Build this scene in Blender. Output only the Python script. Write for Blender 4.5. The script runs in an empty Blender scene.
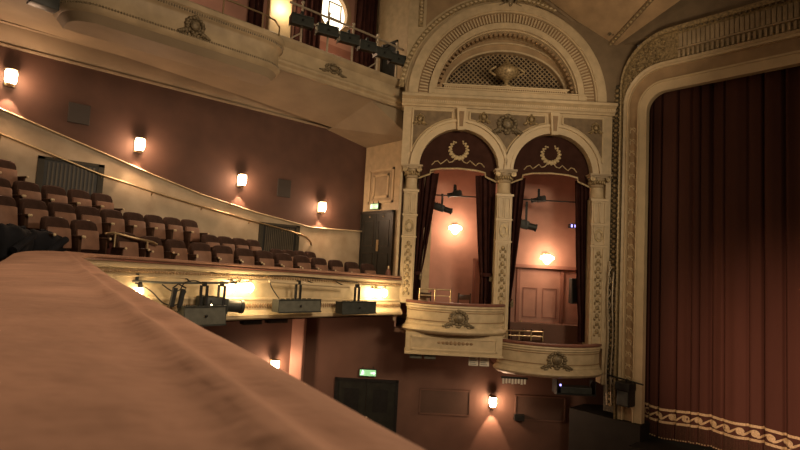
import bpy, bmesh, math, random
from math import sin, cos, pi, radians as rad, sqrt
from mathutils import Vector as V, Matrix
random.seed(11)
S = bpy.context.scene
COL = S.collection
GROUND = 5.45            # eye level is 5.45 m above the stalls floor; everything below is written relative to eye level

# ------------------------------------------------------------------ materials
def mat(name, col, rough=.6, metal=0., var=.12, scale=3., bump=0., bscale=40., emit=None, es=0., spec=.4, sheen=0., col2=None, detail=4, stretch=None):
    m = bpy.data.materials.new(name); m.use_nodes = True
    nt = m.node_tree; b = nt.nodes['Principled BSDF']
    b.inputs['Roughness'].default_value = rough; b.inputs['Metallic'].default_value = metal
    b.inputs['Specular IOR Level'].default_value = spec
    if sheen:
        b.inputs['Sheen Weight'].default_value = sheen; b.inputs['Sheen Roughness'].default_value = .5
        b.inputs['Sheen Tint'].default_value = (*[min(1, c*2.2) for c in col], 1)
    tc = nt.nodes.new('ShaderNodeTexCoord')
    co = tc.outputs['Object']
    if stretch:
        mp = nt.nodes.new('ShaderNodeMapping'); mp.inputs['Scale'].default_value = stretch
        nt.links.new(co, mp.inputs['Vector']); co = mp.outputs['Vector']
    n = nt.nodes.new('ShaderNodeTexNoise'); n.inputs['Scale'].default_value = scale; n.inputs['Detail'].default_value = detail
    nt.links.new(co, n.inputs['Vector'])
    r = nt.nodes.new('ShaderNodeValToRGB')
    c2 = col2 or [c*(1-var*1.6) for c in col]; c1 = col if col2 else [min(1, c*(1+var)) for c in col]
    r.color_ramp.elements[0].position = .3; r.color_ramp.elements[1].position = .7
    r.color_ramp.elements[0].color = (*c2, 1); r.color_ramp.elements[1].color = (*c1, 1)
    nt.links.new(n.outputs['Fac'], r.inputs['Fac']); nt.links.new(r.outputs['Color'], b.inputs['Base Color'])
    if bump:
        n2 = nt.nodes.new('ShaderNodeTexNoise'); n2.inputs['Scale'].default_value = bscale; n2.inputs['Detail'].default_value = 3
        nt.links.new(co, n2.inputs['Vector'])
        bp = nt.nodes.new('ShaderNodeBump'); bp.inputs['Strength'].default_value = bump; bp.inputs['Distance'].default_value = .02
        nt.links.new(n2.outputs['Fac'], bp.inputs['Height']); nt.links.new(bp.outputs['Normal'], b.inputs['Normal'])
    if emit:
        b.inputs['Emission Color'].default_value = (*emit, 1); b.inputs['Emission Strength'].default_value = es
    return m

M = {}
M['cream'] = mat('cream_paint', (.54, .425, .26), .5, var=.1, scale=5, bump=.08, bscale=25)
M['cream2'] = mat('cream_paint_old', (.42, .325, .20), .55, var=.18, scale=2.2)
M['light'] = mat('pale_cream_edge', (.60, .475, .29), .45, var=.06)
M['ochre'] = mat('ochre_plaster', (.37, .255, .14), .65, var=.14, scale=2.5)
M['tan'] = mat('tan_panel', (.30, .195, .10), .6, var=.15, scale=6)
M['spandrel'] = mat('olive_spandrel', (.20, .14, .075), .6, var=.2, scale=6)
M['gilt'] = mat('old_gilding', (.36, .27, .14), .45, metal=.25, var=.35, scale=18)
M['bronze'] = mat('dull_gilt_ornament', (.20, .155, .09), .5, metal=.2, var=.35, scale=22)
M['dado'] = mat('marbled_dado', (.52, .42, .285), .5, var=.2, scale=2.0, col2=(.36, .275, .175), detail=8)
M['wallred'] = mat('dark_red_brown_wall', (.088, .043, .029), .75, var=.12, scale=1.6)
M['stallred'] = mat('stalls_red_brown_wall', (.155, .08, .056), .7, var=.12, scale=1.3)
M['panelred'] = mat('recessed_dark_panel', (.10, .055, .038), .7, var=.1, scale=2)
M['pink'] = mat('rose_pink_wall', (.40, .215, .16), .65, var=.1, scale=2)
M['pinkline'] = mat('rose_pink_trim', (.27, .125, .09), .55, var=.1, scale=2)
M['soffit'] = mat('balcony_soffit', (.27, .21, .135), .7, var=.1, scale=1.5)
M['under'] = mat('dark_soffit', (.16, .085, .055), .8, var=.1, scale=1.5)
M['velvet'] = mat('worn_rose_velvet', (.33, .185, .125), .85, var=.2, scale=2.4, bump=1., bscale=7, sheen=.25, spec=.15)
M['railred'] = mat('red_rail_leather', (.20, .085, .06), .5, var=.15, scale=4)
M['drape'] = mat('maroon_drape', (.045, .017, .014), .9, var=.2, scale=6, sheen=.15, spec=.1)
M['pelmet'] = mat('dark_maroon_pelmet', (.05, .022, .016), .9, var=.15, scale=4, sheen=.1, spec=.1)
M['stage'] = mat('stage_velvet', (.085, .036, .026), .85, var=.2, scale=.9, sheen=.15, spec=.12, stretch=(1, 1, .15))
M['trimgold'] = mat('pale_gold_braid', (.55, .43, .24), .55, var=.2, scale=30)
M['fringe'] = mat('dark_fringe', (.085, .04, .022), .8, var=.4, scale=60)
M['seatback'] = mat('brown_seat_plush', (.055, .03, .022), .8, var=.2, scale=8, sheen=.2, spec=.15)
M['seatpad'] = mat('tan_seat_panel', (.24, .13, .085), .55, var=.15, scale=7)
M['wood'] = mat('dark_varnished_wood', (.06, .03, .018), .35, var=.25, scale=12)
M['brass'] = mat('polished_brass', (.50, .38, .22), .32, metal=.8, var=.08)
M['steel'] = mat('painted_rail_steel', (.52, .44, .32), .4, metal=.4, var=.1)
M['black'] = mat('black_metal', (.012, .012, .011), .5, var=.25, scale=12)
M['grey'] = mat('grey_green_enamel', (.105, .105, .082), .5, var=.15, scale=9)
M['grey2'] = mat('dark_enamel', (.038, .042, .036), .5, var=.2, scale=9)
M['door'] = mat('black_green_door', (.022, .023, .018), .45, var=.2, scale=5)
M['doorframe'] = mat('dark_doorframe', (.035, .028, .02), .5, var=.2)
M['vent'] = mat('olive_vent_frame', (.04, .034, .02), .6, var=.2)
M['slat'] = mat('vent_slat', (.085, .07, .045), .5, var=.15)
M['coat'] = mat('dark_navy_cloth', (.007, .008, .012), .95, var=.3, scale=6)
M['cable'] = mat('cable_rubber', (.03, .026, .02), .6)
M['dirt'] = mat('stage_black', (.02, .016, .012), .7, var=.2)
M['floor'] = mat('stalls_carpet', (.10, .03, .025), .95, var=.2)
M['paper'] = mat('white_notice', (.7, .66, .55), .7, var=.05)
M['lattice'] = mat('lattice_gilt', (.34, .25, .135), .5, var=.2)
M['darkvoid'] = mat('dark_recess', (.05, .032, .022), .85)
M['sideband'] = mat('dark_bead_band', (.10, .085, .055), .55, var=.5, scale=22)
M['plate'] = mat('dark_plate', (.035, .026, .02), .6)
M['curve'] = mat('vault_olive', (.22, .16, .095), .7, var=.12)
def emis(n, c, s): return mat(n, (.8, .8, .8), .4, emit=c, es=s, var=0)
M['glow'] = emis('lit_lamp_glass', (1, .72, .45), 20)
M['glowbox'] = emis('lit_box_lamp_glass', (1, .68, .40), 14)
M['bulb'] = emis('lit_bulb', (1, .74, .40), 30)
M['green'] = emis('exit_green', (.05, .42, .13), .8)
M['signwhite'] = emis('exit_white', (.75, 1, .8), 1.1)
M['ovalglow'] = emis('oval_wall_glare', (1, .86, .62), 2.1)  # emission stands in for glare on the lit wall
M['bluelight'] = emis('blue_indicator', (.35, .3, 1), 2.)
M['lens'] = mat('lantern_lens', (.28, .25, .20), .15, var=.1)

# ------------------------------------------------------------------ mesh builder
class MB:
    def __init__(s): s.v = []; s.f = []
    def add(s, vs, fs, T=None):
        k = len(s.v)
        s.v += [tuple(T @ V(p)) if T else tuple(p) for p in vs]
        s.f += [tuple(i+k for i in f) for f in fs]
        return s
    def box(s, a, b, T=None):
        x0, y0, z0 = a; x1, y1, z1 = b
        return s.add([(x0,y0,z0),(x1,y0,z0),(x1,y1,z0),(x0,y1,z0),(x0,y0,z1),(x1,y0,z1),(x1,y1,z1),(x0,y1,z1)],
                     [(0,3,2,1),(4,5,6,7),(0,1,5,4),(1,2,6,5),(2,3,7,6),(3,0,4,7)], T)
    def rbox(s, a, b, r=.02, T=None):      # box with chamfered edges
        bm = bmesh.new(); bmesh.ops.create_cube(bm, size=1)
        for v in bm.verts: v.co = V([a[i] + (v.co[i]+.5)*(b[i]-a[i]) for i in range(3)])
        bmesh.ops.bevel(bm, geom=bm.edges[:], offset=r, segments=2, affect='EDGES', profile=.5)
        bm.verts.index_update()
        s.add([v.co[:] for v in bm.verts], [[v.index for v in f.verts] for f in bm.faces], T); bm.free(); return s
    def tube(s, pts, r, n=8, caps=True, T=None, rs=None):
        pts = [V(p) for p in pts]; vs = []; fs = []
        prev = None
        for i, p in enumerate(pts):
            t = (pts[min(i+1, len(pts)-1)] - pts[max(i-1, 0)]).normalized()
            if prev is None:
                a = t.orthogonal().normalized()
            else:
                a = (prev - t*prev.dot(t)).normalized()
            prev = a; b = t.cross(a)
            rr = rs[i] if rs else r
            for k in range(n):
                w = 2*pi*k/n; vs.append(p + a*cos(w)*rr + b*sin(w)*rr)
        for i in range(len(pts)-1):
            for k in range(n):
                fs.append((i*n+k, i*n+(k+1)%n, (i+1)*n+(k+1)%n, (i+1)*n+k))
        if caps:
            fs.append(tuple(range(n))[::-1]); fs.append(tuple((len(pts)-1)*n+k for k in range(n)))
        return s.add(vs, fs, T)
    def lathe(s, prof, c=(0,0,0), n=16, T=None, a0=0, a1=2*pi):   # prof: (r, z)
        vs = []; fs = []; full = abs(a1-a0-2*pi) < 1e-6; m = n if full else n+1
        for r, z in prof:
            for k in range(m):
                w = a0+(a1-a0)*k/n; vs.append((c[0]+r*cos(w), c[1]+r*sin(w), c[2]+z))
        for i in range(len(prof)-1):
            for k in range(n):
                k2 = (k+1) % m
                fs.append((i*m+k, i*m+k2, (i+1)*m+k2, (i+1)*m+k))
        if full:
            fs.append(tuple(range(m))[::-1]); fs.append(tuple((len(prof)-1)*m+k for k in range(m)))
        return s.add(vs, fs, T)
    def ball(s, c, r, n=8, m=6, T=None):
        rx, ry, rz = (r, r, r) if not hasattr(r, '__len__') else r
        vs = [(c[0], c[1], c[2]-rz)]; fs = []
        for i in range(1, m):
            ph = -pi/2+pi*i/m
            for k in range(n):
                w = 2*pi*k/n; vs.append((c[0]+rx*cos(ph)*cos(w), c[1]+ry*cos(ph)*sin(w), c[2]+rz*sin(ph)))
        vs.append((c[0], c[1], c[2]+rz)); L = len(vs)-1
        for k in range(n):
            fs.append((0, 1+(k+1)%n, 1+k)); fs.append((L, L-n+k, L-n+(k+1)%n))
        for i in range(m-2):
            for k in range(n):
                fs.append((1+i*n+k, 1+i*n+(k+1)%n, 1+(i+1)*n+(k+1)%n, 1+(i+1)*n+k))
        return s.add(vs, fs, T)
    def prism(s, poly, y0, y1, T=None):    # polygon in (x,z) extruded along y
        n = len(poly)
        vs = [(x, y0, z) for x, z in poly]+[(x, y1, z) for x, z in poly]
        fs = [tuple(range(n)), tuple(range(2*n-1, n-1, -1))]+[(i, i+n, (i+1) % n+n, (i+1) % n) for i in range(n)]
        return s.add(vs, fs, T)
    def sweep(s, frames, prof, closed=True, caps=True, T=None):   # frames: (P, A, B); prof: (a, b)
        n = len(prof); vs = []; fs = []
        for P, A, B in frames:
            P, A, B = V(P), V(A), V(B)
            vs += [P+A*a+B*b for a, b in prof]
        for i in range(len(frames)-1):
            for k in range(n if closed else n-1):
                fs.append((i*n+k, i*n+(k+1) % n, (i+1)*n+(k+1) % n, (i+1)*n+k))
        if caps and closed:
            fs.append(tuple(range(n))[::-1]); fs.append(tuple((len(frames)-1)*n+k for k in range(n)))
        return s.add(vs, fs, T)
    def ring(s, cx, cz, r0, r1, y0, y1, a0=0., a1=pi, n=40, T=None, e0=1., e1=1.):   # arch ring of rectangular section in the x-z plane (e: height ratio)
        fr = []; vs = []; fs = []
        for k in range(n+1):
            w = a0+(a1-a0)*k/n
            for r, e in ((r0, e0), (r1, e1)):
                for y in (y0, y1): vs.append((cx+r*cos(w), y, cz+r*e*sin(w)))
        for k in range(n):
            i = 4*k; j = i+4
            fs += [(i, i+2, j+2, j), (i+1, j+1, j+3, i+3), (i, j, j+1, i+1), (i+2, i+3, j+3, j+2)]
        fs += [(0, 1, 3, 2), (4*n, 4*n+2, 4*n+3, 4*n+1)]
        return s.add(vs, fs, T)
    def grid(s, fn, nu, nv, T=None):
        vs = [fn(i/nu, j/nv) for i in range(nu+1) for j in range(nv+1)]
        fs = [(i*(nv+1)+j, (i+1)*(nv+1)+j, (i+1)*(nv+1)+j+1, i*(nv+1)+j+1) for i in range(nu) for j in range(nv)]
        return s.add(vs, fs, T)
    def build(s, name, m, parent=None, smooth=None, off=None):
        me = bpy.data.meshes.new(name)
        vs = [tuple(V(p)-V(off)) for p in s.v] if off else s.v
        me.from_pydata([tuple(p) for p in vs], [], s.f)
        bm = bmesh.new(); bm.from_mesh(me); bmesh.ops.recalc_face_normals(bm, faces=bm.faces); bm.to_mesh(me); bm.free()
        me.materials.append(M[m] if isinstance(m, str) else m)
        if smooth:
            for p in me.polygons: p.use_smooth = True
            me.set_sharp_from_angle(angle=rad(smooth))
        o = bpy.data.objects.new(name, me); COL.objects.link(o)
        if parent: o.parent = parent
        return o

def tag(o, label, cat, group=None, kind=None):
    o['label'] = label; o['category'] = cat
    if group: o['group'] = group
    if kind: o['kind'] = kind
    return o
def thing(name, label, cat, loc=(0, 0, 0), rz=0., group=None, kind=None):
    o = bpy.data.objects.new(name, None); COL.objects.link(o)
    o.location = loc; o.rotation_euler = (0, 0, rz)
    return tag(o, label, cat, group, kind)
def dup(root, loc, rz, label, group=None):
    r = root.copy(); COL.objects.link(r); r.location = loc; r.rotation_euler = (0, 0, rz); r['label'] = label
    if group: r['group'] = group
    for ch in list(root.children):
        c = ch.copy(); COL.objects.link(c); c.parent = r
        for g in list(ch.children):
            d = g.copy(); COL.objects.link(d); d.parent = c
    return r
def lamp(name, loc, power, col=(1, .6, .3), size=.06, kind='POINT', aim=None, angle=60, blend=.5):
    l = bpy.data.lights.new(name, kind); l.energy = power; l.color = col
    if kind == 'AREA': l.shape = 'DISK'; l.size = size
    else: l.shadow_soft_size = size
    if kind == 'SPOT': l.spot_size = rad(angle); l.spot_blend = blend
    o = bpy.data.objects.new(name, l); COL.objects.link(o); o.location = loc
    if aim is not None:
        o.rotation_euler = (V(aim)-V(loc)).to_track_quat('-Z', 'Y').to_euler()
    return o

# frame of the splayed wall that holds the boxes: local x runs along the wall towards the stage, -y points into the auditorium
TH = rad(-42.1)
O = V((14.3*.6704, 14.3*.7420, 0))
def FW(u, z, n=0.):
    return O + V((cos(TH)*u, sin(TH)*u, z)) - V((-sin(TH), cos(TH), 0))*n
WALLY, ENDX = 13.2, 10.3

def blobs(mb, cx, cz, w, h, y=-.05, seed=1):      # carved cartouche: oval boss, scrolls and leaves
    rn = random.Random(seed)
    mb.ball((cx, y, cz+h*.05), (w*.17, .06, h*.27), 10, 8)
    for k in range(14):
        a = 2*pi*k/14
        mb.ball((cx+w*.27*cos(a), y+.01, cz+h*.05+h*.36*sin(a)), (w*.075, .045, h*.10), 6, 5)
    for sx in (-1, 1):
        for k in range(5):
            mb.ball((cx+sx*w*(.26+.055*k), y+.01, cz-h*(.25+.04*k)), (w*.06, .04, h*(.13-.015*k)), 6, 5)
        mb.tube([(cx+sx*w*(.18+.05*k+.03*sin(k*1.9)), y, cz-h*.42+h*.10*sin(k*1.3)) for k in range(7)], .018, 6)
    mb.ball((cx, y, cz+h*.46), (w*.10, .05, h*.09), 6, 5)
    mb.ball((cx, y, cz-h*.42), (w*.10, .05, h*.09), 6, 5)

# ================================================================== SETTING
MB().box((-6, -6, -5.6), (17, 15, -5.45)).build('floor', 'floor', ).update_tag()
tag(bpy.data.objects['floor'], 'dark red carpeted stalls floor at the bottom of the hall', 'floor', kind='structure')

# ---- side wall of the circle
wl = thing('wall_side', 'dark red-brown circle side wall above a marbled dado', 'wall', (0, WALLY, 0), kind='structure')
MB().box((-5, 0, -1.5), (ENDX, .3, 4.45)).build('wall_face', 'wallred', wl)
dl = [(-5, 4.4), (.91, 2.69), (1.8, 2.43), (2.76, 2.15), (3.9, 1.81), (5.07, 1.5), (6.6, 1.2), (7.6, 1.06), (8.37, .95), (ENDX, .985)]
mb = MB(); mb.prism([(-5, -1.4)]+dl+[(ENDX, -1.4)], -.05, .0); mb.v = [(x, y, z) for x, y, z in mb.v]
mb.f = []; n = len(dl)
vs = []; fs = []
for x, z in dl: vs += [(x, -.05, -1.4), (x, -.05, z), (x, .0, z)]
for i in range(n-1):
    a = 3*i; b = a+3; fs += [(a, b, b+1, a+1), (a+1, b+1, b+2, a+2)]
MB().add(vs, fs).build('dado', 'dado', wl)
cap = [(0, -.012), (.045, -.012), (.06, .01), (.045, .03), (0, .03)]
MB().sweep([((x, -.045, z), (0, -1, 0), (0, 0, 1)) for x, z in dl], cap).build('dado_cap', 'cream', wl, 40)
cor = [(0, 3.99), (.05, 3.99), (.07, 4.03), (.05, 4.06), (.08, 4.10), (.22, 4.22), (.30, 4.36), (.36, 4.38), (.36, 4.46), (0, 4.46)]
MB().sweep([((-5, 0, 0), (0, -1, 0), (0, 0, 1)), ((ENDX, 0, 0), (0, -1, 0), (0, 0, 1))], cor).build('cornice', 'soffit', wl, 35)
# end wall with the circle door
we = thing('wall_end', 'cream end wall with the black door beside the boxes', 'wall', (ENDX, 0, 0), kind='structure')
MB().box((0, 10.4, -1.5), (.3, WALLY+.3, 9.0)).build('wall_face', 'cream', we)
mb = MB()
for a, b, z0, z1, t in ((11.76, 12.95, 1.86, 2.93, .03), (11.98, 12.72, 2.02, 2.76, .03)):
    for q in ((a, z0, b, z0+.07), (a, z1-.07, b, z1), (a, z0, a+.08, z1), (b-.08, z0, b, z1)):
        mb.box((-t, q[0], q[1]), (0, q[2], q[3]))
mb.build('panel_moulding', 'light', we)
MB().box((-.012, 11.86, 1.95), (0, 12.85, 2.84)).build('panel_field', 'cream2', we)
MB().sweep([((0, 11.0, 0), (-1, 0, 0), (0, 0, 1)), ((0, WALLY, 0), (-1, 0, 0), (0, 0, 1))], [(0, 3.82), (.05, 3.82), (.08, 3.9), (.12, 3.98), (.12, 4.1), (0, 4.1)]).build('cornice', 'cream2', we, 35)
# circle door
d = thing('door_1', 'tall black double door in the cream wall behind the circle', 'door', (ENDX-.02, 12.42, -.62), kind='structure')
MB().box((-.07, -.80, 0), (.03, -.72, 2.24)).box((-.07, .72, 0), (.03, .80, 2.24)).box((-.07, -.8, 2.16), (.03, .8, 2.24)).build('door_frame', 'doorframe', d)
for s_, nm in ((-1, 'door_leaf'), (1, 'door_leaf')):
    x0, x1 = (-.72, -.005) if s_ < 0 else (.005, .72)
    lf = MB().box((-.045, x0, 0), (0, x1, 2.16)).build(nm, 'door', d)
    mb = MB()
    for z0, z1 in ((.2, .95), (1.15, 1.95)):
        for q in ((x0+.1, z0, x1-.1, z0+.03), (x0+.1, z1-.03, x1-.1, z1), (x0+.1, z0, x0+.13, z1), (x1-.13, z0, x1-.1, z1)):
            mb.box((-.06, q[0], q[1]), (-.045, q[2], q[3]))
    mb.build('door_panel', 'doorframe', lf)
    if s_ < 0: MB().box((-.065, -.17, 1.0), (-.045, -.07, 1.35)).build('push_plate', 'brass', lf)
    MB().ball((-.06, -.02+s_*.33, 2.06), .03).build('door_closer', 'steel', lf, 60)

# exit signs
def exit_sign(loc, rz, w, h, label):
    t = thing('exit_sign', label, 'sign', loc, rz)
    MB().rbox((-w/2, -.08, 0), (w/2, 0, h), .01).build('housing', 'doorframe', t)
    MB().box((-w/2+.02, -.09, .02), (w/2-.02, -.078, h-.02)).build('face', 'green', t)
    p = MB(); k = h/.2
    def b2(x0, z0, x1, z1): p.box((x0*k, -.096, z0*k), (x1*k, -.089, z1*k))
    cx = -w/2/k+.09
    p.ball((cx, -.092, .155*k), (.016*k, .006, .016*k)); b2(cx-.018, .09, cx+.018, .137); b2(cx-.05, .045, cx-.015, .06); b2(cx-.02, .05, cx, .095); b2(cx+.005, .06, cx+.05, .078); b2(cx+.018, .115, cx+.055, .128)
    p.build('figure_pictogram', 'signwhite', t); p = MB(); q = w/2/k-.11
    b2(q-.05, .085, q+.03, .11); p.prism([((q+.03)*k, .055*k), ((q+.085)*k, .0975*k), ((q+.03)*k, .14*k)], -.096, -.089)
    p.build('arrow_pictogram', 'signwhite', t)
    for s_ in (-.3, .3): MB().tube([(w*s_, -.02, h), (w*s_, -.02, h+.07)], .01).build('bracket', 'black', t)
    return t
exit_sign((ENDX-.02, 12.52, 1.66), rad(-90), .42, .2, 'small green exit sign above the black circle door')

# ---- upper tier: soffit, fascia, bow front
ub = thing('upper_balcony', 'cream moulded upper balcony front with a projecting bowed section', 'balcony')
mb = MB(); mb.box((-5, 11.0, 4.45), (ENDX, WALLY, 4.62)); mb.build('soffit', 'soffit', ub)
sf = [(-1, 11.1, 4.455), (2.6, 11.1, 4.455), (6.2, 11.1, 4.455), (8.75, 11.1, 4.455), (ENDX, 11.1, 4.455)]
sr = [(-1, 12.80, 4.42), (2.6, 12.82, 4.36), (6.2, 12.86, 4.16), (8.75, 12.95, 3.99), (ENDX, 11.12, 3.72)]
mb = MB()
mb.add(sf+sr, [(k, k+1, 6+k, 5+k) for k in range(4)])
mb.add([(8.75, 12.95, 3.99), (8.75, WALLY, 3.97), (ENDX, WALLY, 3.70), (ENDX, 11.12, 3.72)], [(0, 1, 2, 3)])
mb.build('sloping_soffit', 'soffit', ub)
fasc = [(-.3, 4.46), (.0, 4.46), (.04, 4.50), (.04, 4.55), (.10, 4.60), (.10, 4.65), (.05, 4.69), (.02, 4.74), (.02, 5.02), (.06, 5.06), (.09, 5.10), (.12, 5.14), (.12, 5.22), (.07, 5.25), (-.3, 5.25)]
fr = [((x, 11.0-.0*x, 0), (0, -1, 0), (0, 0, 1)) for x in (-5, 1.0, 6.2, 8.0, ENDX-.25)]
MB().sweep(fr, fasc).build('fascia', 'cream2', ub, 35)
mb = MB()
blobs(mb, 7.35, 4.89, .8, .26, 10.96, 17)
mb.build('fascia_ornament', 'bronze', ub, 60)
# bow
def bowpath(x0, x1, y0, r, n=10):
    out = []
    for k in range(n+1):
        a = pi-.5*pi*k/n; out.append((x0+r+r*cos(a), y0+r-r*sin(a), cos(a), -sin(a)))
    for k in range(1, 9): out.append((x0+r+(x1-x0-2*r)*k/9, y0, 0, -1))
    for k in range(n+1):
        a = .5*pi-.5*pi*k/n; out.append((x1-r+r*cos(a), y0+r-r*sin(a), cos(a), -sin(a)))
    return out
bp = [(1.40, 11.3, -1, 0)]+bowpath(1.40, 5.76, 10.4, .62)+[(5.76, 11.3, 1, 0)]
bow = [(a, z-.13) for a, z in [(-.35, 4.30), (-.05, 4.30), (.0, 4.34), (.03, 4.40), (.0, 4.44), (-.02, 4.48), (-.02, 4.80), (.0, 4.84), (.05, 4.87), (.05, 4.93), (.09, 4.96), (.09, 5.06), (.03, 5.09), (-.35, 5.09)]]
MB().sweep([((x, y, 0), (a, b, 0), (0, 0, 1)) for x, y, a, b in bp], bow).build('bow_front', 'cream2', ub, 35)
poly = [(x-.05*a, y-.05*b) for x, y, a, b in bp]
mb = MB(); N_ = len(poly)
lo = [(x, y, 4.17) for x, y in poly]; mid = [(x-.16*a, y-.16*b, 4.03) for x, y, a, b in bp]
mb.add(lo+mid, [(i, i+1, N_+i+1, N_+i) for i in range(N_-1)]+[tuple(range(N_, 2*N_))])
mb.add([(x, y, 4.5) for x, y in poly]+lo, [(i, i+1, N_+i+1, N_+i) for i in range(N_-1)])
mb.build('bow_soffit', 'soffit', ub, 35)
mb = MB(); mb2 = MB()
for i in range(len(bp)-1):
    x0, y0, a0, b0 = bp[i]; x1, y1, a1, b1 = bp[i+1]; L = math.hypot(x1-x0, y1-y0); m = max(1, math.ceil(L/.056))
    for k in range(m):
        t = (k+.5)/m; x = x0+(x1-x0)*t; y = y0+(y1-y0)*t; a = a0+(a1-a0)*t; b = b0+(b1-b0)*t; q = math.hypot(a, b) or 1
        mb.ball((x+.055*a/q, y+.055*b/q, 4.77), (.022, .022, .03), 5, 4)
        mb2.ball((x+.02*a/q, y+.02*b/q, 4.295), (.02, .018, .03), 5, 4)
mb.build('bead_moulding', 'bronze', ub); mb2.build('lower_bead_moulding', 'bronze', ub)
mb = MB(); blobs(mb, 3.62, 4.51, .62, .42, 10.38, 3); mb.build('cartouche', 'bronze', ub, 60)
# upper floor and low inner wall of the upper tier
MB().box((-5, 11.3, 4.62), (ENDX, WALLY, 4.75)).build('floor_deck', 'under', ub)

# upper side wall
wu = thing('wall_upper', 'rose-pink upper circle wall with a bright oval of painted glare', 'wall', (0, WALLY, 0), kind='structure')
ox, oz, orx, orz = 8.68, 7.62, .52, .60
mb = MB(); K = 32
def rectpt(a, x0, x1, z0, z1):
    c, s2 = cos(a), sin(a); t = min(((x1-ox) if c > 0 else (x0-ox))/c if abs(c) > 1e-6 else 1e9, ((z1-oz) if s2 > 0 else (z0-oz))/s2 if abs(s2) > 1e-6 else 1e9)
    return (ox+c*t, oz+s2*t)
vs = []; fs = []
for k in range(K):
    a = 2*pi*k/K+pi/K; vs.append((ox+orx*cos(a), 0, oz+orz*sin(a))); x, z = rectpt(a, 7.3, ENDX, 4.6, 9.); vs.append((x, 0, z))
for k in range(K):
    j = (k+1) % K; fs.append((2*k, 2*j, 2*j+1, 2*k+1))
mb.add(vs, fs); mb.add([(7.3, 0, 4.6), (ENDX, 0, 4.6), (ENDX, 0, 9), (7.3, 0, 9)], [])
mb.box((-5, 0, 4.6), (7.3, .3, 9.)); mb.build('wall_face', 'pink', wu)
mb = MB(); mb.ring(ox, oz, orx-.02, orx+.13, -.08, .1, 0, 2*pi, 40, e0=(orz-.02)/(orx-.02), e1=(orz+.13)/(orx+.13)); mb.build('oval_frame', 'ochre', wu, 40)
MB().prism([(ox+(orx+.02)*cos(2*pi*k/K), oz+(orz+.02)*sin(2*pi*k/K)) for k in range(K)], .08, .12).build('oval_glare_disc', 'ovalglow', wu)  # glowing disc added for the wall glare, not a lit window
mb = MB()
for q in ((8.42, 7.35, 8.46, 7.85), (8.86, 7.35, 8.9, 7.85), (8.42, 7.82, 8.9, 7.86), (8.42, 7.35, 8.9, 7.38)): mb.box((q[0], -.16, q[1]), (q[2], -.13, q[3]))
mb.build('oval_bracket', 'steel', wu)
MB().rbox((6.5, -.18, 4.7), (7.2, .05, 9), .04).build('pilaster', 'cream', wu)
MB().box((7.45, -.02, 4.7), (9.5, -.0, 6.6)).build('low_panel', 'pinkline', wu)
def drape(name, label, x0, x1, z0, z1, y, parent_loc, rz=0, m='drape', taper=None, amp=.05, nf=5, group=None, tie=None):
    t = thing(name, label, 'curtain', parent_loc, rz, group)
    def fn(a, b):
        z = z0+(z1-z0)*b
        w0, w1 = taper(b) if taper else (x0, x1)
        x = w0+(w1-w0)*a
        return (x, y+amp*sin(a*nf*2*pi+.6*sin(b*5))+amp*.5*sin(a*nf*pi*3.3+1), z)
    mb = MB(); mb.grid(fn, nf*8, 14)
    k = len(mb.v); mb.v += [(x, yy+.05, z) for x, yy, z in mb.v]; mb.f += [tuple(i+k for i in f) for f in mb.f]
    mb.build('cloth', m, t, 80)
    if tie:
        zc, xc, hw = tie
        MB().lathe([(hw, -.05), (hw+.02, 0), (hw, .05)], (xc, y, zc), 12).build('tieback', 'drape', t, 60)
        MB().lathe([(.02, .05), (.045, 0), (.05, -.12), (.03, -.16)], (xc+hw*.7, y-.08, zc-.02), 8).build('tassel', 'bronze', t, 60)
    return t
drape('curtain', 'narrow dark curtain against the pink upper circle wall', 5.92, 6.3, 4.75, 9., -.2, (0, WALLY, 0), nf=3)
drape('curtain', 'wide dark curtain between the lit column and the bright oval', 7.3, 8.15, 4.75, 9., -.25, (0, WALLY, 0), nf=5)
drape('curtain', 'dark curtain in the upper corner beyond the bright oval', 9.45, 10.22, 5.6, 9., -.25, (0, WALLY, 0), nf=5)
# dark framed opening on the end wall, upper level
w = thing('window_1', 'small dark framed opening on the cream wall behind the lantern rail', 'window', (ENDX, 12.3, 5.62), kind='structure')
MB().box((-.06, -.38, 0), (0, -.30, 1.3)).box((-.06, .30, 0), (0, .38, 1.3)).box((-.06, -.38, 1.22), (0, .38, 1.3)).box((-.06, -.38, 0), (0, .38, .08)).build('window_frame', 'doorframe', w)
MB().box((-.02, -.3, .08), (-.005, .3, 1.22)).build('window_pane', 'door', w)

# ---- stalls level walls (under the circle)
ws = thing('wall_stalls', 'red-brown stalls wall beneath the boxes with sunken panels', 'wall', FW(0, 0, -1.2), TH, kind='structure')
MB().box((-2.75, 0, -5.45), (6.6, .3, 2.0 if False else -1.5)).build('wall_face', 'stallred', ws)
mb = MB()
for x0, x1, z0, z1 in ((.82, 2.3, -4.24, -3.52), (3.58, 5.05, -4.27, -3.56)):
    mb.box((x0, -.006, z0), (x1, .0, z1))
mb.build('panel_field', 'panelred', ws)
mb = MB()
for x0, x1, z0, z1 in ((.82, 2.3, -4.24, -3.52), (3.58, 5.05, -4.27, -3.56)):
    for q in ((x0, z0, x1, z0+.04), (x0, z1-.04, x1, z1), (x0, z0, x0+.04, z1), (x1-.04, z0, x1, z1)): mb.box((q[0], -.025, q[1]), (q[2], 0, q[3]))
mb.build('panel_moulding', 'stallred', ws)
MB().box((-5, WALLY, -5.45), (8.4, WALLY+.3, -1.4)).build('wall_under', 'stallred')
tag(bpy.data.objects['wall_under'], 'red-brown stalls side wall under the circle', 'wall', kind='structure')
MB().rbox((-.2, -.18, -5.45), (.16, .18, -1.4), .03).build('pillar', 'pink')
o = tag(bpy.data.objects['pillar'], 'slim rose-pink pillar beneath the circle', 'pillar', kind='structure'); o.location = FW(-2.72, 0, -1.0); o.rotation_euler.z = TH
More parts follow.
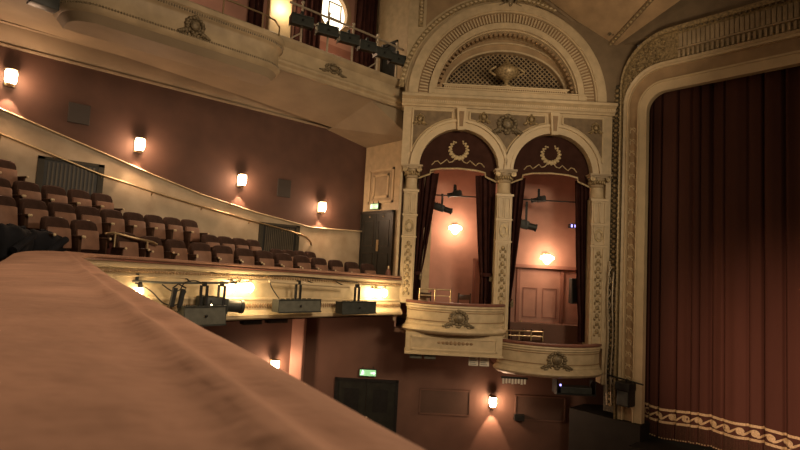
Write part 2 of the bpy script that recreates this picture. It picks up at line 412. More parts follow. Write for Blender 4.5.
d = thing('door_2', 'dark stalls double door under the green exit sign', 'door', FW(-.72, -5.45, -1.18), TH, kind='structure')
MB().box((-.92, -.06, 0), (-.83, .02, 2.12)).box((.83, -.06, 0), (.92, .02, 2.12)).box((-.92, -.06, 2.04), (.92, .02, 2.12)).build('door_frame', 'black', d)
for x0, x1 in ((-.83, -.005), (.005, .83)):
    lf = MB().box((x0, -.03, 0), (x1, .01, 2.04)).build('door_leaf', 'door', d)
    MB().box((x0+.2, -.04, 1.2), (x1-.2, -.03, 1.85)).build('door_pane', 'black', lf)
    MB().ball((.05 if x0 > 0 else -.05, -.06, 1.05), .03).build('door_handle', 'steel', lf, 60)
exit_sign(FW(-.70, -3.24, -1.15), TH, .5, .21, 'green exit sign over the dark stalls doors')
mb = MB().box((-.14, -.14, 0), (.14, 0, .17)).build('wall_box', 'black')
tag(mb, 'small black box on the stalls wall beside a sunken panel', 'box'); mb.location = FW(3.70, -4.26, -1.19); mb.rotation_euler.z = TH

# ---- circle floor
fl = thing('floor_circle', 'stepped carpeted circle floor between parapet and side wall', 'floor', kind='structure')

# ---- ceiling vault above the boxes
cv = thing('ceiling', 'ochre vault with cream ribs above the boxes and the stage arch', 'ceiling', kind='structure')
A = V((13.98, 6.96, 6.40))
B = A+(V((12.18, 8.27, 7.81))-A)*2.2; C2 = A+(V((12.95, 5.15, 7.05))-A)*2.4; C = A+(V((13.35, 4.75, 6.95))-A)*2.4
off = (C2-A).cross(B-A).normalized()
if off.z < 0: off = -off
MB().add([A, B, C2, A+off*.15, B+off*.15, C2+off*.15], [(0, 1, 2), (3, 5, 4), (0, 3, 4, 1), (1, 4, 5, 2), (2, 5, 3, 0)]).build('vault_panel', 'ochre', cv)
MB().add([A, C2, C, A+off*.15, C2+off*.15, C+off*.15], [(0, 1, 2), (3, 5, 4), (0, 3, 4, 1), (1, 4, 5, 2), (2, 5, 3, 0)]).build('vault_margin', 'ochre', cv)
def rib(a, b, w, h, m, nm):
    dr = (b-a).normalized(); sd = dr.cross(off).normalized()
    o = MB().sweep([(a, sd, off), (b, sd, off)], [(-w, -h*.5), (-w*.7, -h), (w*.7, -h), (w, -h*.5), (w, .1), (-w, .1)]).build(nm, m, cv)
    mb = MB(); L = (b-a).length
    for k in range(int(L/.13)):
        p = a+dr*(.1+k*.13)-off*h; mb.ball(p[:], (.05, .05, .05), 6, 5)
    mb.build('rib_beading', 'gilt', o, 60)
rib(A, B, .13, .08, 'spandrel', 'rib')
rib(A+(B-A)*.02, C2, .06, .06, 'spandrel', 'rib')
mb = MB(); blobs(mb, 0, 0, .28, .28, 0, 5); r_ = mb.build('rosette', 'bronze', cv, 60); r_.location = FW(5.62, 6.78, .22); r_.rotation_euler.z = TH

# ================================================================== BOX FACADE
fa = thing('wall_facade', 'cream carved wall of twin arched boxes under one great arch', 'wall', O, TH, kind='structure')
CX = (1.535, 4.115); ZS = 2.74; R1 = 1.09
mb = MB()
cuts = [(-.06, CX[0]-R1), (CX[0]+R1, CX[1]-R1), (CX[1]+R1, 5.74)]
for a, b in cuts: mb.box((a, 0, ZS-.1), (b, .5, 4.46))
for cx in CX:
    n = 36
    for k in range(n):
        a, b = pi*k/n, pi*(k+1)/n
        p, q = (cx+R1*cos(a), ZS+R1*sin(a)), (cx+R1*cos(b), ZS+R1*sin(b))
        mb.add([(p[0], 0, p[1]), (q[0], 0, q[1]), (q[0], 0, 4.46), (p[0], 0, 4.46), (p[0], .5, p[1]), (q[0], .5, q[1])], [(0, 1, 2, 3), (0, 4, 5, 1)])
mb.box((5.60, .0, -2.9), (5.74, .4, ZS)); mb.build('arcade_wall', 'cream', fa)
mb = MB().box((-.06, .02, -1.5), (.0, 1.2, 4.46)); mb.box((-.06, .5, 4.46), (.0, 1.2, 9)); mb.build('return_wall', 'cream', fa)
for i, cx in enumerate(CX):
    ar = MB().ring(cx, ZS, R1, R1+.08, -.06, .1).ring(cx, ZS, R1+.08, R1+.19, -.04, .1).ring(cx, ZS, R1+.19, R1+.26, -.09, .1).build('arch_moulding', 'light', fa, 30)
    kb = MB().prism([(cx-.09, 3.78), (cx+.09, 3.78), (cx+.13, 4.40), (cx-.13, 4.40)], -.15, 0).build('keystone', 'light', fa)
    MB().prism([(cx-.045, 3.88), (cx+.045, 3.88), (cx+.07, 4.30), (cx-.07, 4.30)], -.165, -.14).build('keystone_panel', 'tan', kb)
# spandrel panels: sunken tan field following the arch, with a light border and carving
def spandrel(x0, x1, cx, seed):
    zt = 4.33; Ra = R1+.30; pts = []
    lo, hi = min(x0, x1), max(x0, x1)
    n = 16
    for k in range(n+1):
        x = x0+(x1-x0)*k/n; dx = x-cx
        z = ZS+sqrt(max(0, Ra*Ra-dx*dx)) if abs(dx) < Ra else ZS
        pts.append((x, min(z, zt-.02)))
    return pts, zt
fieldm = MB(); border = MB()
for x0, x1, cx in ((.20, CX[0]-.24, CX[0]), (CX[0]+.24, (CX[0]+CX[1])/2, CX[0]), ((CX[0]+CX[1])/2, CX[1]-.24, CX[1]), (CX[1]+.24, 5.48, CX[1])):
    pts, zt = spandrel(x0, x1, cx, 0)
    pts = [(x, max(z, 3.08)) for x, z in pts]
    for (xa, za), (xb, zb) in zip(pts[:-1], pts[1:]):
        fieldm.add([(xa, -.008, za), (xb, -.008, zb), (xb, -.008, zt), (xa, -.008, zt)], [(0, 1, 2, 3)])
    border.tube([(x, -.02, z) for x, z in pts], .028, 6)
    border.tube([(x0, -.02, zt), (x1, -.02, zt)], .028, 6)
    for xe, ze in (pts[0], pts[-1]):
        if abs(xe-(CX[0]+CX[1])/2) > .05: border.tube([(xe, -.02, ze), (xe, -.02, zt)], .028, 6)
fieldm.build('spandrel_field', 'spandrel', fa); border.build('spandrel_border', 'light', fa, 60)
mb = MB(); blobs(mb, (CX[0]+CX[1])/2, 4.02, .86, .56, -.06, 7); mb.build('cartouche', 'bronze', fa, 60)
for x, z, w_ in ((.40, 4.05, .40), (5.28, 4.05, .40), (2.16, 4.19, .40), (3.48, 4.19, .40)):
    mb = MB(); blobs(mb, x, z, w_, .30, -.03, 9); mb.build('spandrel_carving', 'gilt', fa, 60)
# entablature
en = [(0, 4.42), (.06, 4.42), (.08, 4.47), (.12, 4.49), (.14, 4.52), (.14, 4.58), (.20, 4.62), (.26, 4.64), (.26, 4.71), (.22, 4.74), (0, 4.74)]
MB().sweep([((-.12, 0, 0), (0, -1, 0), (0, 0, 1)), ((5.78, 0, 0), (0, -1, 0), (0, 0, 1))], en).box((-.12, 0, 4.42), (5.78, .5, 4.74)).build('entablature', 'cream', fa, 35)
mb = MB()
for k in range(98): mb.box((-.06+k*.059, -.165, 4.525), (-.03+k*.059, -.135, 4.575))
mb.build('dentil_moulding', 'light', fa)
# pilasters
for j, (x0, x1, zb) in enumerate(((.05, .46, -1.0), (2.60, 3.05, -1.9), (5.19, 5.64, -1.95))):
    cx = (x0+x1)/2; hw = (x1-x0)/2
    p = MB().box((x0+.02, -.06, zb), (x1-.02, .40, 2.08)).build('pilaster', 'cream', fa)
    MB().lathe([(hw*.86, 2.08), (hw*.95, 2.10), (hw*.86, 2.13), (hw*.80, 2.16), (hw*.78, 2.42)], (cx, .16, 0), 20).build('drum', 'cream', p, 40)
    mb = MB().lathe([(hw*.80, 2.40), (hw*.92, 2.43), (hw*.84, 2.46), (hw*.90, 2.54), (hw*1.12, 2.64), (hw*1.1, 2.66)], (cx, .16, 0), 20)
    mb.box((x0-.05, -.12, 2.66), (x1+.05, .42, 2.71)); mb.box((x0-.08, -.15, 2.71), (x1+.08, .42, 2.76))
    mb.build('capital', 'cream2', p, 40)
    mb = MB()
    for k in range(11):
        a = pi+pi*k/10; mb.ball((cx+hw*.98*cos(a), .16+hw*.98*sin(a), 2.55), (.035, .035, .075), 6, 5)
    for s_ in (-1, 1): mb.lathe([(.07, -.03), (.08, 0), (.07, .03)], (0, 0, 0), 12, T=Matrix.Translation((cx+s_*hw*.95, -.09, 2.63)) @ Matrix.Rotation(pi/2, 4, 'X'))
    mb.build('capital_leaves', 'gilt', p, 60)
    mb = MB(); y = -.06
    def fr4(a, b, c, d_, t=.022):
        for q in ((a, c, b, c+t), (a, d_-t, b, d_), (a, c, a+t, d_), (b-t, c, b, d_)): mb.box((q[0], y-.03, q[1]), (q[2], y, q[3]))
    fr4(cx-.155, cx-.012, 1.42, 1.98); fr4(cx+.012, cx+.155, 1.42, 1.98)
    fr4(cx-.155, cx+.155, .82, 1.34); fr4(cx-.135, cx+.135, zb+.12, .74, .02)
    mb.box((x0-.015, y-.03, 2.02), (x1+.015, y+.01, 2.08)); mb.box((x0-.01, y-.02, 1.36), (x1+.01, y, 1.40)); mb.box((x0-.01, y-.02, .76), (x1+.01, y, .80))
    mb.build('pilaster_panel', 'light', p)
    mb = MB()
    mb.ring(cx, 1.08, .06, .12, -.09, -.06, 0, 2*pi, 20, e0=1.5, e1=1.5)
    z = .60; k = 0
    while z > zb+.25:
        mb.ball((cx, -.075, z), (.055, .025, .07), 6, 5)
        for s_ in (-1, 1): mb.ball((cx+s_*.065, -.07, z-.09), (.032, .02, .05), 6, 5)
        z -= .21
    mb.build('pilaster_carving', 'gilt', p, 60)
# great arch above the entablature
AX, AZ = 2.76, 4.74
RO = 2.70
mb = MB(); mbr = MB(); n = 48
rect = (-.06, 6.4, 9.0)
def outer(a):
    c, s_ = cos(a), sin(a); t = 1e9
    if abs(c) > 1e-5: t = min(t, ((rect[1]-AX) if c > 0 else (rect[0]-AX))/c)
    if s_ > 1e-5: t = min(t, (rect[2]-AZ)/s_)
    return (AX+c*t, AZ+s_*t)
angs = sorted(set([pi*k/n for k in range(n+1)]+[math.atan2(rect[2]-AZ, rect[1]-AX), math.atan2(rect[2]-AZ, rect[0]-AX)]))
for a, b in zip(angs[:-1], angs[1:]):
    p0, p1 = (AX+2.0*cos(a), AZ+2.0*sin(a)), (AX+2.0*cos(b), AZ+2.0*sin(b)); q0, q1 = outer(a), outer(b)
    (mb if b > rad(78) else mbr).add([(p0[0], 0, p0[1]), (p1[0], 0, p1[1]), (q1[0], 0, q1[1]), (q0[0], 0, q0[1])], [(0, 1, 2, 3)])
mb.build('arch_wall', 'cream', fa); mbr.build('arch_wall_shade', 'curve', fa)  # stage-side part coloured darker for the shadow beside the arch
ga = MB().ring(AX, AZ, 2.50, RO+.02, -.16, 0, n=64).ring(AX, AZ, RO+.02, RO+.09, -.07, 0, n=64).ring(AX, AZ, 2.46, 2.50, -.12, 0, n=64).build('great_arch', 'cream', fa, 25)
MB().ring(AX, AZ, 2.16, 2.46, -.05, 0, n=64).build('fluted_band', 'tan', ga, 25)
mb = MB()
for k in range(84):
    a = pi*(k+.5)/84; T = Matrix.Translation((AX, 0, AZ)) @ Matrix.Rotation(-a, 4, 'Y')
    mb.box((2.19, -.09, -.02), (2.43, -.05, .02), T)
mb.build('flutes', 'cream', ga)
MB().ring(AX, AZ, 1.99, 2.16, -.13, .02, n=64).ring(AX, AZ, 1.96, 2.0, -.03, .72, n=64).build('inner_fillet', 'cream', ga, 25)
mb = MB()
for k in range(44):
    a = pi*(k+.5)/44; T = Matrix.Translation((AX, 0, AZ)) @ Matrix.Rotation(-a, 4, 'Y'); mb.box((1.88, .10, -.035), (1.965, .26, .035), T)
mb.build('arch_dentils', 'tan', ga)
# tympanum back wall with elliptical lattice window
EX, EZ, EA, EB = 2.81, 5.08, 1.72, 1.22
mb = MB(); n = 48
for k in range(n):
    a, b = pi*k/n, pi*(k+1)/n
    f = lambda t, ra, rb, cx, cz: (cx+ra*cos(t), cz+rb*sin(t))
    p0, p1 = f(a, EA, EB, EX, EZ), f(b, EA, EB, EX, EZ); q0, q1 = f(a, 2., 2., AX, AZ), f(b, 2., 2., AX, AZ)
    mb.add([(p0[0], .5, p0[1]), (p1[0], .5, p1[1]), (q1[0], .5, q1[1]), (q0[0], .5, q0[1]), (p0[0], .72, p0[1]), (p1[0], .72, p1[1])], [(0, 1, 2, 3), (0, 4, 5, 1)])
ty = mb.build('tympanum', 'ochre', fa, 30)
MB().ring(EX, EZ, EA, EA+.05, .44, .52, n=48, e0=EB/EA, e1=(EB+.05)/(EA+.05)).ring(EX, EZ, EA+.17, EA+.21, .45, .52, n=48, e0=(EB+.24)/(EA+.17), e1=(EB+.28)/(EA+.21)).build('tympanum_moulding', 'cream', ty, 25)
mb = MB(); stp = .098
for sg in (1, -1):
    for k in range(-34, 35):
        c0 = k*stp*sqrt(2)       # line x - sg*z = c0 in ellipse coords
        # solve (x/EA)^2+(z/EB)^2=1 with x = c0+sg*z
        aa = 1/EA**2+1/EB**2; bb = 2*c0*sg/EA**2; cc = c0*c0/EA**2-1; ds = bb*bb-4*aa*cc
        if ds <= 0: continue
        z0, z1 = (-bb-sqrt(ds))/(2*aa), (-bb+sqrt(ds))/(2*aa); z0 = max(z0, 0.)
        if z1-z0 < .05: continue
        yy = .64 if sg > 0 else .655
        mb.tube([(EX+c0+sg*z0, yy, EZ+z0), (EX+c0+sg*z1, yy, EZ+z1)], .019, 4)
mb.build('lattice', 'lattice', ty)
MB().prism([(EX+EA*1.02*cos(pi*k/32), EZ+EB*1.02*sin(pi*k/32)) for k in range(33)], .73, .76).build('dark_backing', 'darkvoid', ty)
lg = MB().box((.72, -.10, 4.74), (4.98, .70, 4.92)).box((.68, -.14, 4.92), (5.02, .7, 4.955)).build('arch_plinth', 'cream', fa)
MB().box((1.02, -.02, 4.95), (4.46, .70, 5.06)).box((.98, -.06, 5.06), (4.50, .7, 5.10)).build('arch_step', 'light', fa)
mb = MB()
for k in range(56): mb.ball((1.06+k*.0605, -.03, 5.005), (.02, .015, .028), 5, 4)
mb.build('step_beading', 'tan', fa)
# spandrel ornament round the great arch
mb = MB().ring(AX, AZ, 2.86, 3.0, -.02, 0, rad(64), rad(176), 40).box((.22, -.02, 6.7), (.36, 0, 9)); mb.build('ornament_band', 'gilt', fa, 25)
mb = MB()
for k in range(44):
    a = rad(64+k*2.5); mb.ball((AX+2.93*cos(a), -.03, AZ+2.93*sin(a)), (.05, .02, .035), 6, 5)
for k in range(22): mb.ball((.29, -.03, 6.9+k*.1), (.04, .02, .04), 6, 5)
mb.build('ornament_carving', 'light', fa, 60)
mb = MB(); n = 30
for k in range(n):
    a, b = rad(66+k*84/n), rad(66+(k+1)*84/n)
    p0, p1 = (AX+3.06*cos(a), AZ+3.06*sin(a)), (AX+3.06*cos(b), AZ+3.06*sin(b))
    p0, p1 = (max(p0[0], .44), p0[1]), (max(p1[0], .44), p1[1])
    if p0[0]-p1[0] < .01: continue
    mb.add([(p0[0], -.012, p0[1]), (p1[0], -.012, p1[1]), (p1[0], -.012, 9), (p0[0], -.012, 9)], [(0, 1, 2, 3)])
mb.build('ochre_field', 'ochre', fa)
mb = MB(); blobs(mb, AX, 7.55, .62, .42, -.14, 12); mb.build('crown_ornament', 'bronze', fa, 60)
# urn
u = thing('urn', 'two-handled gilt urn in front of the dark lattice', 'urn', FW(2.77, 5.10, -.08), TH)
MB().lathe([(r*1.15, z*1.28) for r, z in ((.13, 0), (.14, .03), (.06, .07), (.05, .13), (.12, .19), (.26, .27), (.29, .36), (.27, .41), (.20, .44), (.19, .47), (.10, .52), (.05, .60), (.02, .66))], n=20).build('bowl', 'gilt', u, 50)
for s_ in (-1, 1):
    MB().tube([(s_*(.30+.19*sin(pi*k/8)), 0, .34+.26*(k/8)+.02*sin(pi*k/4)) for k in range(9)], .036, 6).build('handle', 'gilt', u, 60)

# box interiors
for nm, x0, x1, zf, zc in (('wall_upper_box', .0, 2.83, -1.70, 3.2), ('wall_lower_box', 2.83, 5.66, -2.58, 3.2)):
    t = thing(nm, 'rose-pink inner walls of the %s box' % ('upper' if x0 < 1 else 'lower'), 'wall', O, TH, kind='structure')
    MB().box((x0, 2.0, zf), (x1, 2.1, zc)).build('back_wall', 'pink', t)
    MB().box((x0-.02, .38, zf), (x0+.03, 2.0, zc)).build('side_wall', 'pink', t)
    MB().box((x1-.03, .38, zf), (x1+.02, 2.0, zc)).build('side_wall', 'pink', t)
    MB().box((x0, .3, zc), (x1, 2.1, zc+.1)).build('box_ceiling', 'pink', t)
    MB().box((x0, .05, zf-.1), (x1, 2.1, zf)).build('box_floor', 'under', t)
    if x0 > 1:
        MB().box((x0+.03, 1.82, .20), (x1-.03, 2.0, zc)).build('upper_wall', 'pink', t)
        MB().box((x0+.03, 1.80, .12), (x1-.03, 2.0, .22)).build('lintel', 'pinkline', t)
    else:
        MB().box((2.32, 1.90, zf), (2.40, 2.0, .32)).box((2.32, 1.9, .24), (2.83, 2.0, .32)).build('door_edge', 'pinkline', t)
d = thing('door_3', 'rose-pink panelled door in the back of the lower box', 'door', FW(4.4, -2.58, -1.98), TH, kind='structure')
MB().box((-.72, -.07, 0), (-.62, .01, 2.66)).box((.62, -.07, 0), (.72, .01, 2.66)).build('door_frame', 'pinkline', d)
lf = MB().box((-.62, -.03, 0), (.62, .01, 2.66)).build('door_leaf', 'pink', d)
mb = MB()
for x0, x1, z0, z1 in ((-.52, -.08, 1.2, 2.1), (.08, .52, 1.2, 2.1), (-.52, -.08, .2, 1.05), (.08, .5, .2, 1.05)):
    for q in ((x0, z0, x1, z0+.03), (x0, z1-.03, x1, z1), (x0, z0, x0+.03, z1), (x1-.03, z0, x1, z1)): mb.box((q[0], -.05, q[1]), (q[2], -.03, q[3]))
mb.build('door_panel', 'pinkline', lf)
MB().ball((-.55, -.07, 1.05), .035).build('door_handle', 'brass', lf, 60)

# box fronts
def box_front(x0, x1, zr, zb, zl, label, seed):
    t = thing('theatre_box', label, 'theatre box', FW((x0+x1)/2, zr, 0), TH)
    w = (x1-x0)/2; n = 24; bow = .55; fr = []
    R = (w*w+bow*bow)/(2*bow)
    for k in range(n+1):
        x = -w+2*w*k/n; y = -(sqrt(R*R-x*x)-(R-bow))-.12
        nx, ny = x/R, -sqrt(R*R-x*x)/R
        # round the corners towards the wall
        fr.append(((x, y, 0), (nx, ny, 0), (0, 0, 1)))
    fr = [((-w, .12, 0), (-1, 0, 0), (0, 0, 1)), ((-w, -.07, 0), (-.86, -.5, 0), (0, 0, 1))]+fr[1:-1]+[((w, -.07, 0), (.86, -.5, 0), (0, 0, 1)), ((w, .12, 0), (1, 0, 0), (0, 0, 1))]
    h = zb-zr
    MB().sweep(fr, [(-.16, -.02), (-.16, .02), (-.1, .055), (.03, .055), (.06, .03), (.05, -.01), (.0, -.02)]).build('rail_cushion', 'railred', t, 50)
    fp = [(-.1, -.02), (.03, -.02), (.045, -.06), (.02, -.09), (.03, -.12), (.0, -.16), (.0, h+.20), (.03, h+.17), (.03, h+.13), (.07, h+.09), (.10, h+.07), (.12, h+.02), (.10, h-.02), (.02, h-.07), (-.1, h-.07)]
    MB().sweep(fr, fp).build('bowed_front', 'cream', t, 35)
    MB().sweep(fr, [(.0, -.185), (.012, -.18), (.012, -.205), (.0, -.21)]).sweep(fr, [(.0, h+.25), (.012, h+.25), (.012, h+.275), (.0, h+.275)]).build('panel_line', 'tan', t)
    pts = [f[0] for f in fr]
    mb = MB(); k = len(pts)
    mb.add([(p[0], p[1], h-.05) for p in pts]+[(p[0]*.9, p[1]*.6, h-.12) for p in pts], [(i, i+1, k+i+1, k+i) for i in range(k-1)]+[tuple(range(k, 2*k))]); mb.build('box_soffit', 'cream2', t)
    if zl:
        l = zl-zr
        lp = MB().box((-w+.0, -.42, l), (w-.06, .3, h-.06)).build('lower_panel', 'cream', t)
        mb = MB()
        for q in ((-w+.12, l+.09, w-.2, l+.13), (-w+.12, h-.2, w-.2, h-.16), (-w+.12, l+.09, -w+.16, h-.16), (w-.24, l+.09, w-.2, h-.16)): mb.box((q[0], -.445, q[1]), (q[2], -.42, q[3]))
        mb.box((-w-.02, -.46, l-.02), (w-.03, .3, l+.03)); mb.build('panel_moulding', 'light', lp)
        mb = MB()
        for q in range(9): mb.ball((-.42+q*.105, -.425, (l+h)/2), (.05, .02, .06-.006*abs(q-4)), 6, 5)
        mb.build('panel_carving', 'tan', lp, 60)
    yf = -(bow+.12)-.02
    mb = MB(); blobs(mb, .03, (h)/2+.0, .78, .46, yf, seed); mb.build('cartouche', 'bronze', t, 60)
    return t
box_front(.31, 2.89, -.96, -1.66, -2.26, 'upper bowed cream box front with deep panelled base', 21)
box_front(2.82, 5.50, -1.87, -2.60, None, 'lower bowed cream box front next to the stage arch', 22)

# pelmets with gold wreath
def pelmet(cx, label):
    t = thing('pelmet', label, 'pelmet', FW(cx, ZS, -.22), TH)
    edge = [(-1.09, -.30), (-.78, -.17), (-.76, -.06), (-.5, .0), (0, .03), (.5, .0), (.76, -.06), (.78, -.17), (1.09, -.30)]
    n = 32; arc = [(1.10*cos(pi*k/n), 1.10*sin(pi*k/n)) for k in range(n+1)]
    MB().prism(edge+arc, -.02, .03).build('valance', 'pelmet', t)
    MB().tube([(x, -.03, z+.0) for x, z in edge], .026, 6).build('gold_braid', 'trimgold', t, 60)
    mb = MB(); zc = .56; r = .24
    for k in range(30):
        a = rad(-90+(k-14.5)*10.7); rr = r+(.02 if k % 2 else -.02); s_ = .055-.0018*abs(k-14.5)
        mb.ball((rr*cos(a), -.035, zc+rr*sin(a)), (s_, .02, s_), 6, 5)
    mb.build('wreath', 'trimgold', t, 60)
    mb = MB()
    for s_ in (-1, 1):
        mb.tube([(s_*(.0+.082*k), -.03, .31-.06*min(k, 3)/3-.011*k+.06*sin(k*1.9)*(1 if k > 1 else .3)) for k in range(10)], .016, 6)
    mb.build('ribbon', 'trimgold', t, 60)
    return t
pelmet(CX[0], 'dark pelmet with gold wreath over the upper box')
pelmet(CX[1], 'dark pelmet with gold wreath over the lower box beside the stage arch')
# box drapes
def tp(a0, a1, b0, b1, zt):    # widths bottom (a) to top (b) with a tie waist
    def f(b):
        if b < zt: k = b/zt; return (a0+(a0-a0)*k, a1+(a1-a1)*k)
        k = ((b-zt)/(1-zt))**.8; return (a0+(b0-a0)*k, a1+(b1-a1)*k)
    return f
DY = .30
drape('box_curtain', 'tied dark curtain on the outer side of the upper box', 0, 1, -1.0, 2.62, DY, O, TH, taper=tp(.46, .66, .46, 1.02, .22), nf=4, tie=(-.2, .56, .11))
drape('box_curtain', 'tied dark curtain between the boxes, inside the upper box', 0, 1, -1.0, 2.62, DY, O, TH, taper=tp(2.30, 2.62, 2.05, 2.62, .22), nf=4, tie=(-.15, 2.47, .16))
drape('box_curtain', 'tied dark curtain inside the lower box next to the middle pilaster', 0, 1, -1.85, 2.62, DY, O, TH, taper=tp(2.98, 3.17, 3.03, 3.45, .26), nf=4, tie=(-.82, 3.1, .11))
drape('box_curtain', 'straight dark curtain on the stage side of the lower box', 0, 1, -1.85, 2.62, DY, O, TH, taper=tp(5.06, 5.28, 4.86, 5.24, .15), nf=4)

# ================================================================== PROSCENIUM AND STAGE
PX = 14.0
wp = thing('wall_stage', 'gilt and cream stage arch frame with fluted frieze', 'wall', (PX, 0, 0), kind='structure')
YI, ZI, YR = 5.87, 4.90, -7.0
def frpath(dj, dt, zb=-3.72, n=14):      # a path parallel to the opening: dj out on the jamb, dt up on the head
    r = .50+.45*dj+.35*dt; ry, rz = r*.95, r*.95
    yo, zo = YI+dj, ZI+dt
    pts = [(yo, zb+(zo-rz-zb)*k/6) for k in range(6)]
    for k in range(n+1):
        a = .5*pi*k/n; pts.append((yo-ry+ry*cos(a), zo-rz+rz*sin(a)))
    pts += [(yo-ry+(YR-(yo-ry))*k/4, zo) for k in range(1, 5)]
    return pts
def band(d0, d1, x0, x1, name, m, par=None, zb=-3.72, back=0.3):
    a, b = frpath(*d0, zb), frpath(*d1, zb); vs = []; fs = []
    for (ya, za), (yb, zb_) in zip(a, b): vs += [(-x0, ya, za), (-x1, yb, zb_), (back, yb, zb_), (back, ya, za)]
    for i in range(len(a)-1):
        for k in range(4): fs.append((4*i+k, 4*i+(k+1) % 4, 4*i+4+(k+1) % 4, 4*i+4+k))
    fs += [(0, 1, 2, 3), tuple(4*(len(a)-1)+k for k in (3, 2, 1, 0))]
    return MB().add(vs, fs).build(name, m, par or wp, 40)
band((0, 0), (.18, .22), .06, .10, 'inner_fillet', 'light', back=.12)
band((.18, .22), (.21, .27), .14, .14, 'inner_bead', 'light')
sb = band((.21, .27), (.46, .60), .05, .05, 'scroll_band', 'ochre')
band((.46, .60), (.50, .66), .14, .14, 'outer_bead', 'light')
band((.50, .66), (.58, .74), .10, .16, 'outer_fillet', 'cream')
band((.58, .74), (.62, 1.48), .06, .10, 'frieze', 'gilt')
band((.62, 1.48), (.65, 1.58), .22, .24, 'frieze_cornice', 'gilt')
band((.65, 1.58), (.67, 1.66), .16, .10, 'outer_edge', 'ochre')
mb = MB()
for k in range(24):        # running scroll up the jamb
    z = -3.3+k*.315; y = YI+.335
    mb.tube([(-.06, y+.11*cos(a)*(1-.09*q), z+.10*sin(a)*(1-.09*q)) for q, a in enumerate([-.6+.72*j for j in range(8)])], .016, 5)
    mb.tube([(-.06, y-.10+.2*j/5, z-.13+.26*j/5+.03*sin(j)) for j in range(6)], .014, 5)
mb.build('running_scroll', 'light', sb, 60)
fl1 = MB(); 
for k in range(95):
    y = 5.02-k*.105; fl1.rbox((-.125, y-.044, ZI+1.04), (-.08, y+.044, ZI+1.40), .012)
fl1.build('tall_flutes', 'cream2', wp, 30)
mb = MB()
for k in range(90): 
    y = 5.05-k*.11; mb.rbox((-.13, y-.03, ZI+.77), (-.08, y+.03, ZI+.97), .012)
mb.build('short_flutes', 'cream2', wp, 30)
mb = MB()
for k in range(85): mb.ball((-.17, 5.0-k*.12, ZI+1.47), (.04, .04, .035), 6, 4)
mb.build('frieze_beads', 'bronze', wp, 60)
MB().box((-.13, YR, ZI+.99), (-.06, 5.1, ZI+1.03)).build('frieze_string', 'cream2', wp)
mb = MB(); rn = random.Random(4)
p_in, p_out = frpath(.59, .80), frpath(.62, 1.42)
for i in range(5, 20):
    (a0, a1), (b0, b1) = p_in[i], p_out[i]
    for q in range(5):
        t = (q+.5)/5+rn.uniform(-.08, .08); mb.tube([(-.11, a0+(b0-a0)*t+.08*cos(w)*(1-.1*j), a1+(b1-a1)*t+.08*sin(w)*(1-.1*j)) for j, w in enumerate([rn.random()*6+.8*s_ for s_ in range(6)])], .017, 5)
mb.build('corner_carving', 'gilt', wp, 60)
# wall above the stage arch
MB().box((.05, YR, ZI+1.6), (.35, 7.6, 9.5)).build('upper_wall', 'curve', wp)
# bead pilaster between frame and boxes
bz = MB().box((-.10, YI+.665, -3.6), (.3, YI+1.0, 5.3)).build('side_strip', 'sideband', wp)
mb = MB()
for k in range(62):
    z = -3.4+k*.14; mb.ball((-.11, YI+.80, z), (.04, .07, .05), 6, 5)
    mb.ball((-.11, YI+.72, z+.07), (.025, .03, .03), 5, 4); mb.ball((-.11, YI+.88, z+.07), (.025, .03, .03), 5, 4)
mb.build('strip_carving', 'gilt', bz, 60)
# side fill behind, plinth and stage
MB().box((-.25, YI-.05, -5.45), (1.5, YI+1.9, -3.72)).build('plinth', 'dirt', wp)
MB().box((13.2, -8, -5.45), (17, YI+.0, -4.12)).build('floor_stage', 'dirt')
tag(bpy.data.objects['floor_stage'], 'black stage floor behind the curtain hem', 'floor', kind='structure')
# stage curtain
sc_ = thing('stage_curtain', 'tall deep red stage curtain with a gold wave border', 'curtain', (14.42, 0, 0))
rn = random.Random(8)
creases = []; y = 6.1
while y > -7: creases.append((y, rn.uniform(.05, .16), rn.uniform(.018, .04))); y -= rn.uniform(.16, .52)
def fold(y):
    f = .045*sin(y*3.1)+.03*sin(y*7.3+1)+.012*sin(y*19)
    for c, d_, w_ in creases:
        q = (y-c)/w_
        if abs(q) < 4: f += d_*math.exp(-q*q)
    return f
NY = 900; Y0, Y1 = 6.5, -7.0; ZB, ZT = -4.02, 6.0
def hemz(y): return .03*sin(y*1.9+.5)+.02*sin(y*4.3)
mb = MB(); mb.grid(lambda a, b: (fold(Y0+(Y1-Y0)*a), Y0+(Y1-Y0)*a, (ZB+hemz(Y0+(Y1-Y0)*a))*(1-b)+ZT*b), NY, 3); mb.build('drape', 'stage', sc_, 80)
def strip(z0, z1, off, name, m, par):
    mb = MB(); mb.grid(lambda a, b: (fold(Y0+(Y1-Y0)*a)-off, Y0+(Y1-Y0)*a, z0+(z1-z0)*b+hemz(Y0+(Y1-Y0)*a)), NY, 1); return mb.build(name, m, par, 80)
bd = strip(-3.62, -3.56, .012, 'border_stripe', 'trimgold', sc_); strip(-3.31, -3.25, .012, 'border_stripe', 'trimgold', sc_)
mb = MB(); PIT = .30; y = 6.2
def onc(y, z, o_=.014): return (fold(y)-o_, y, z+hemz(y))
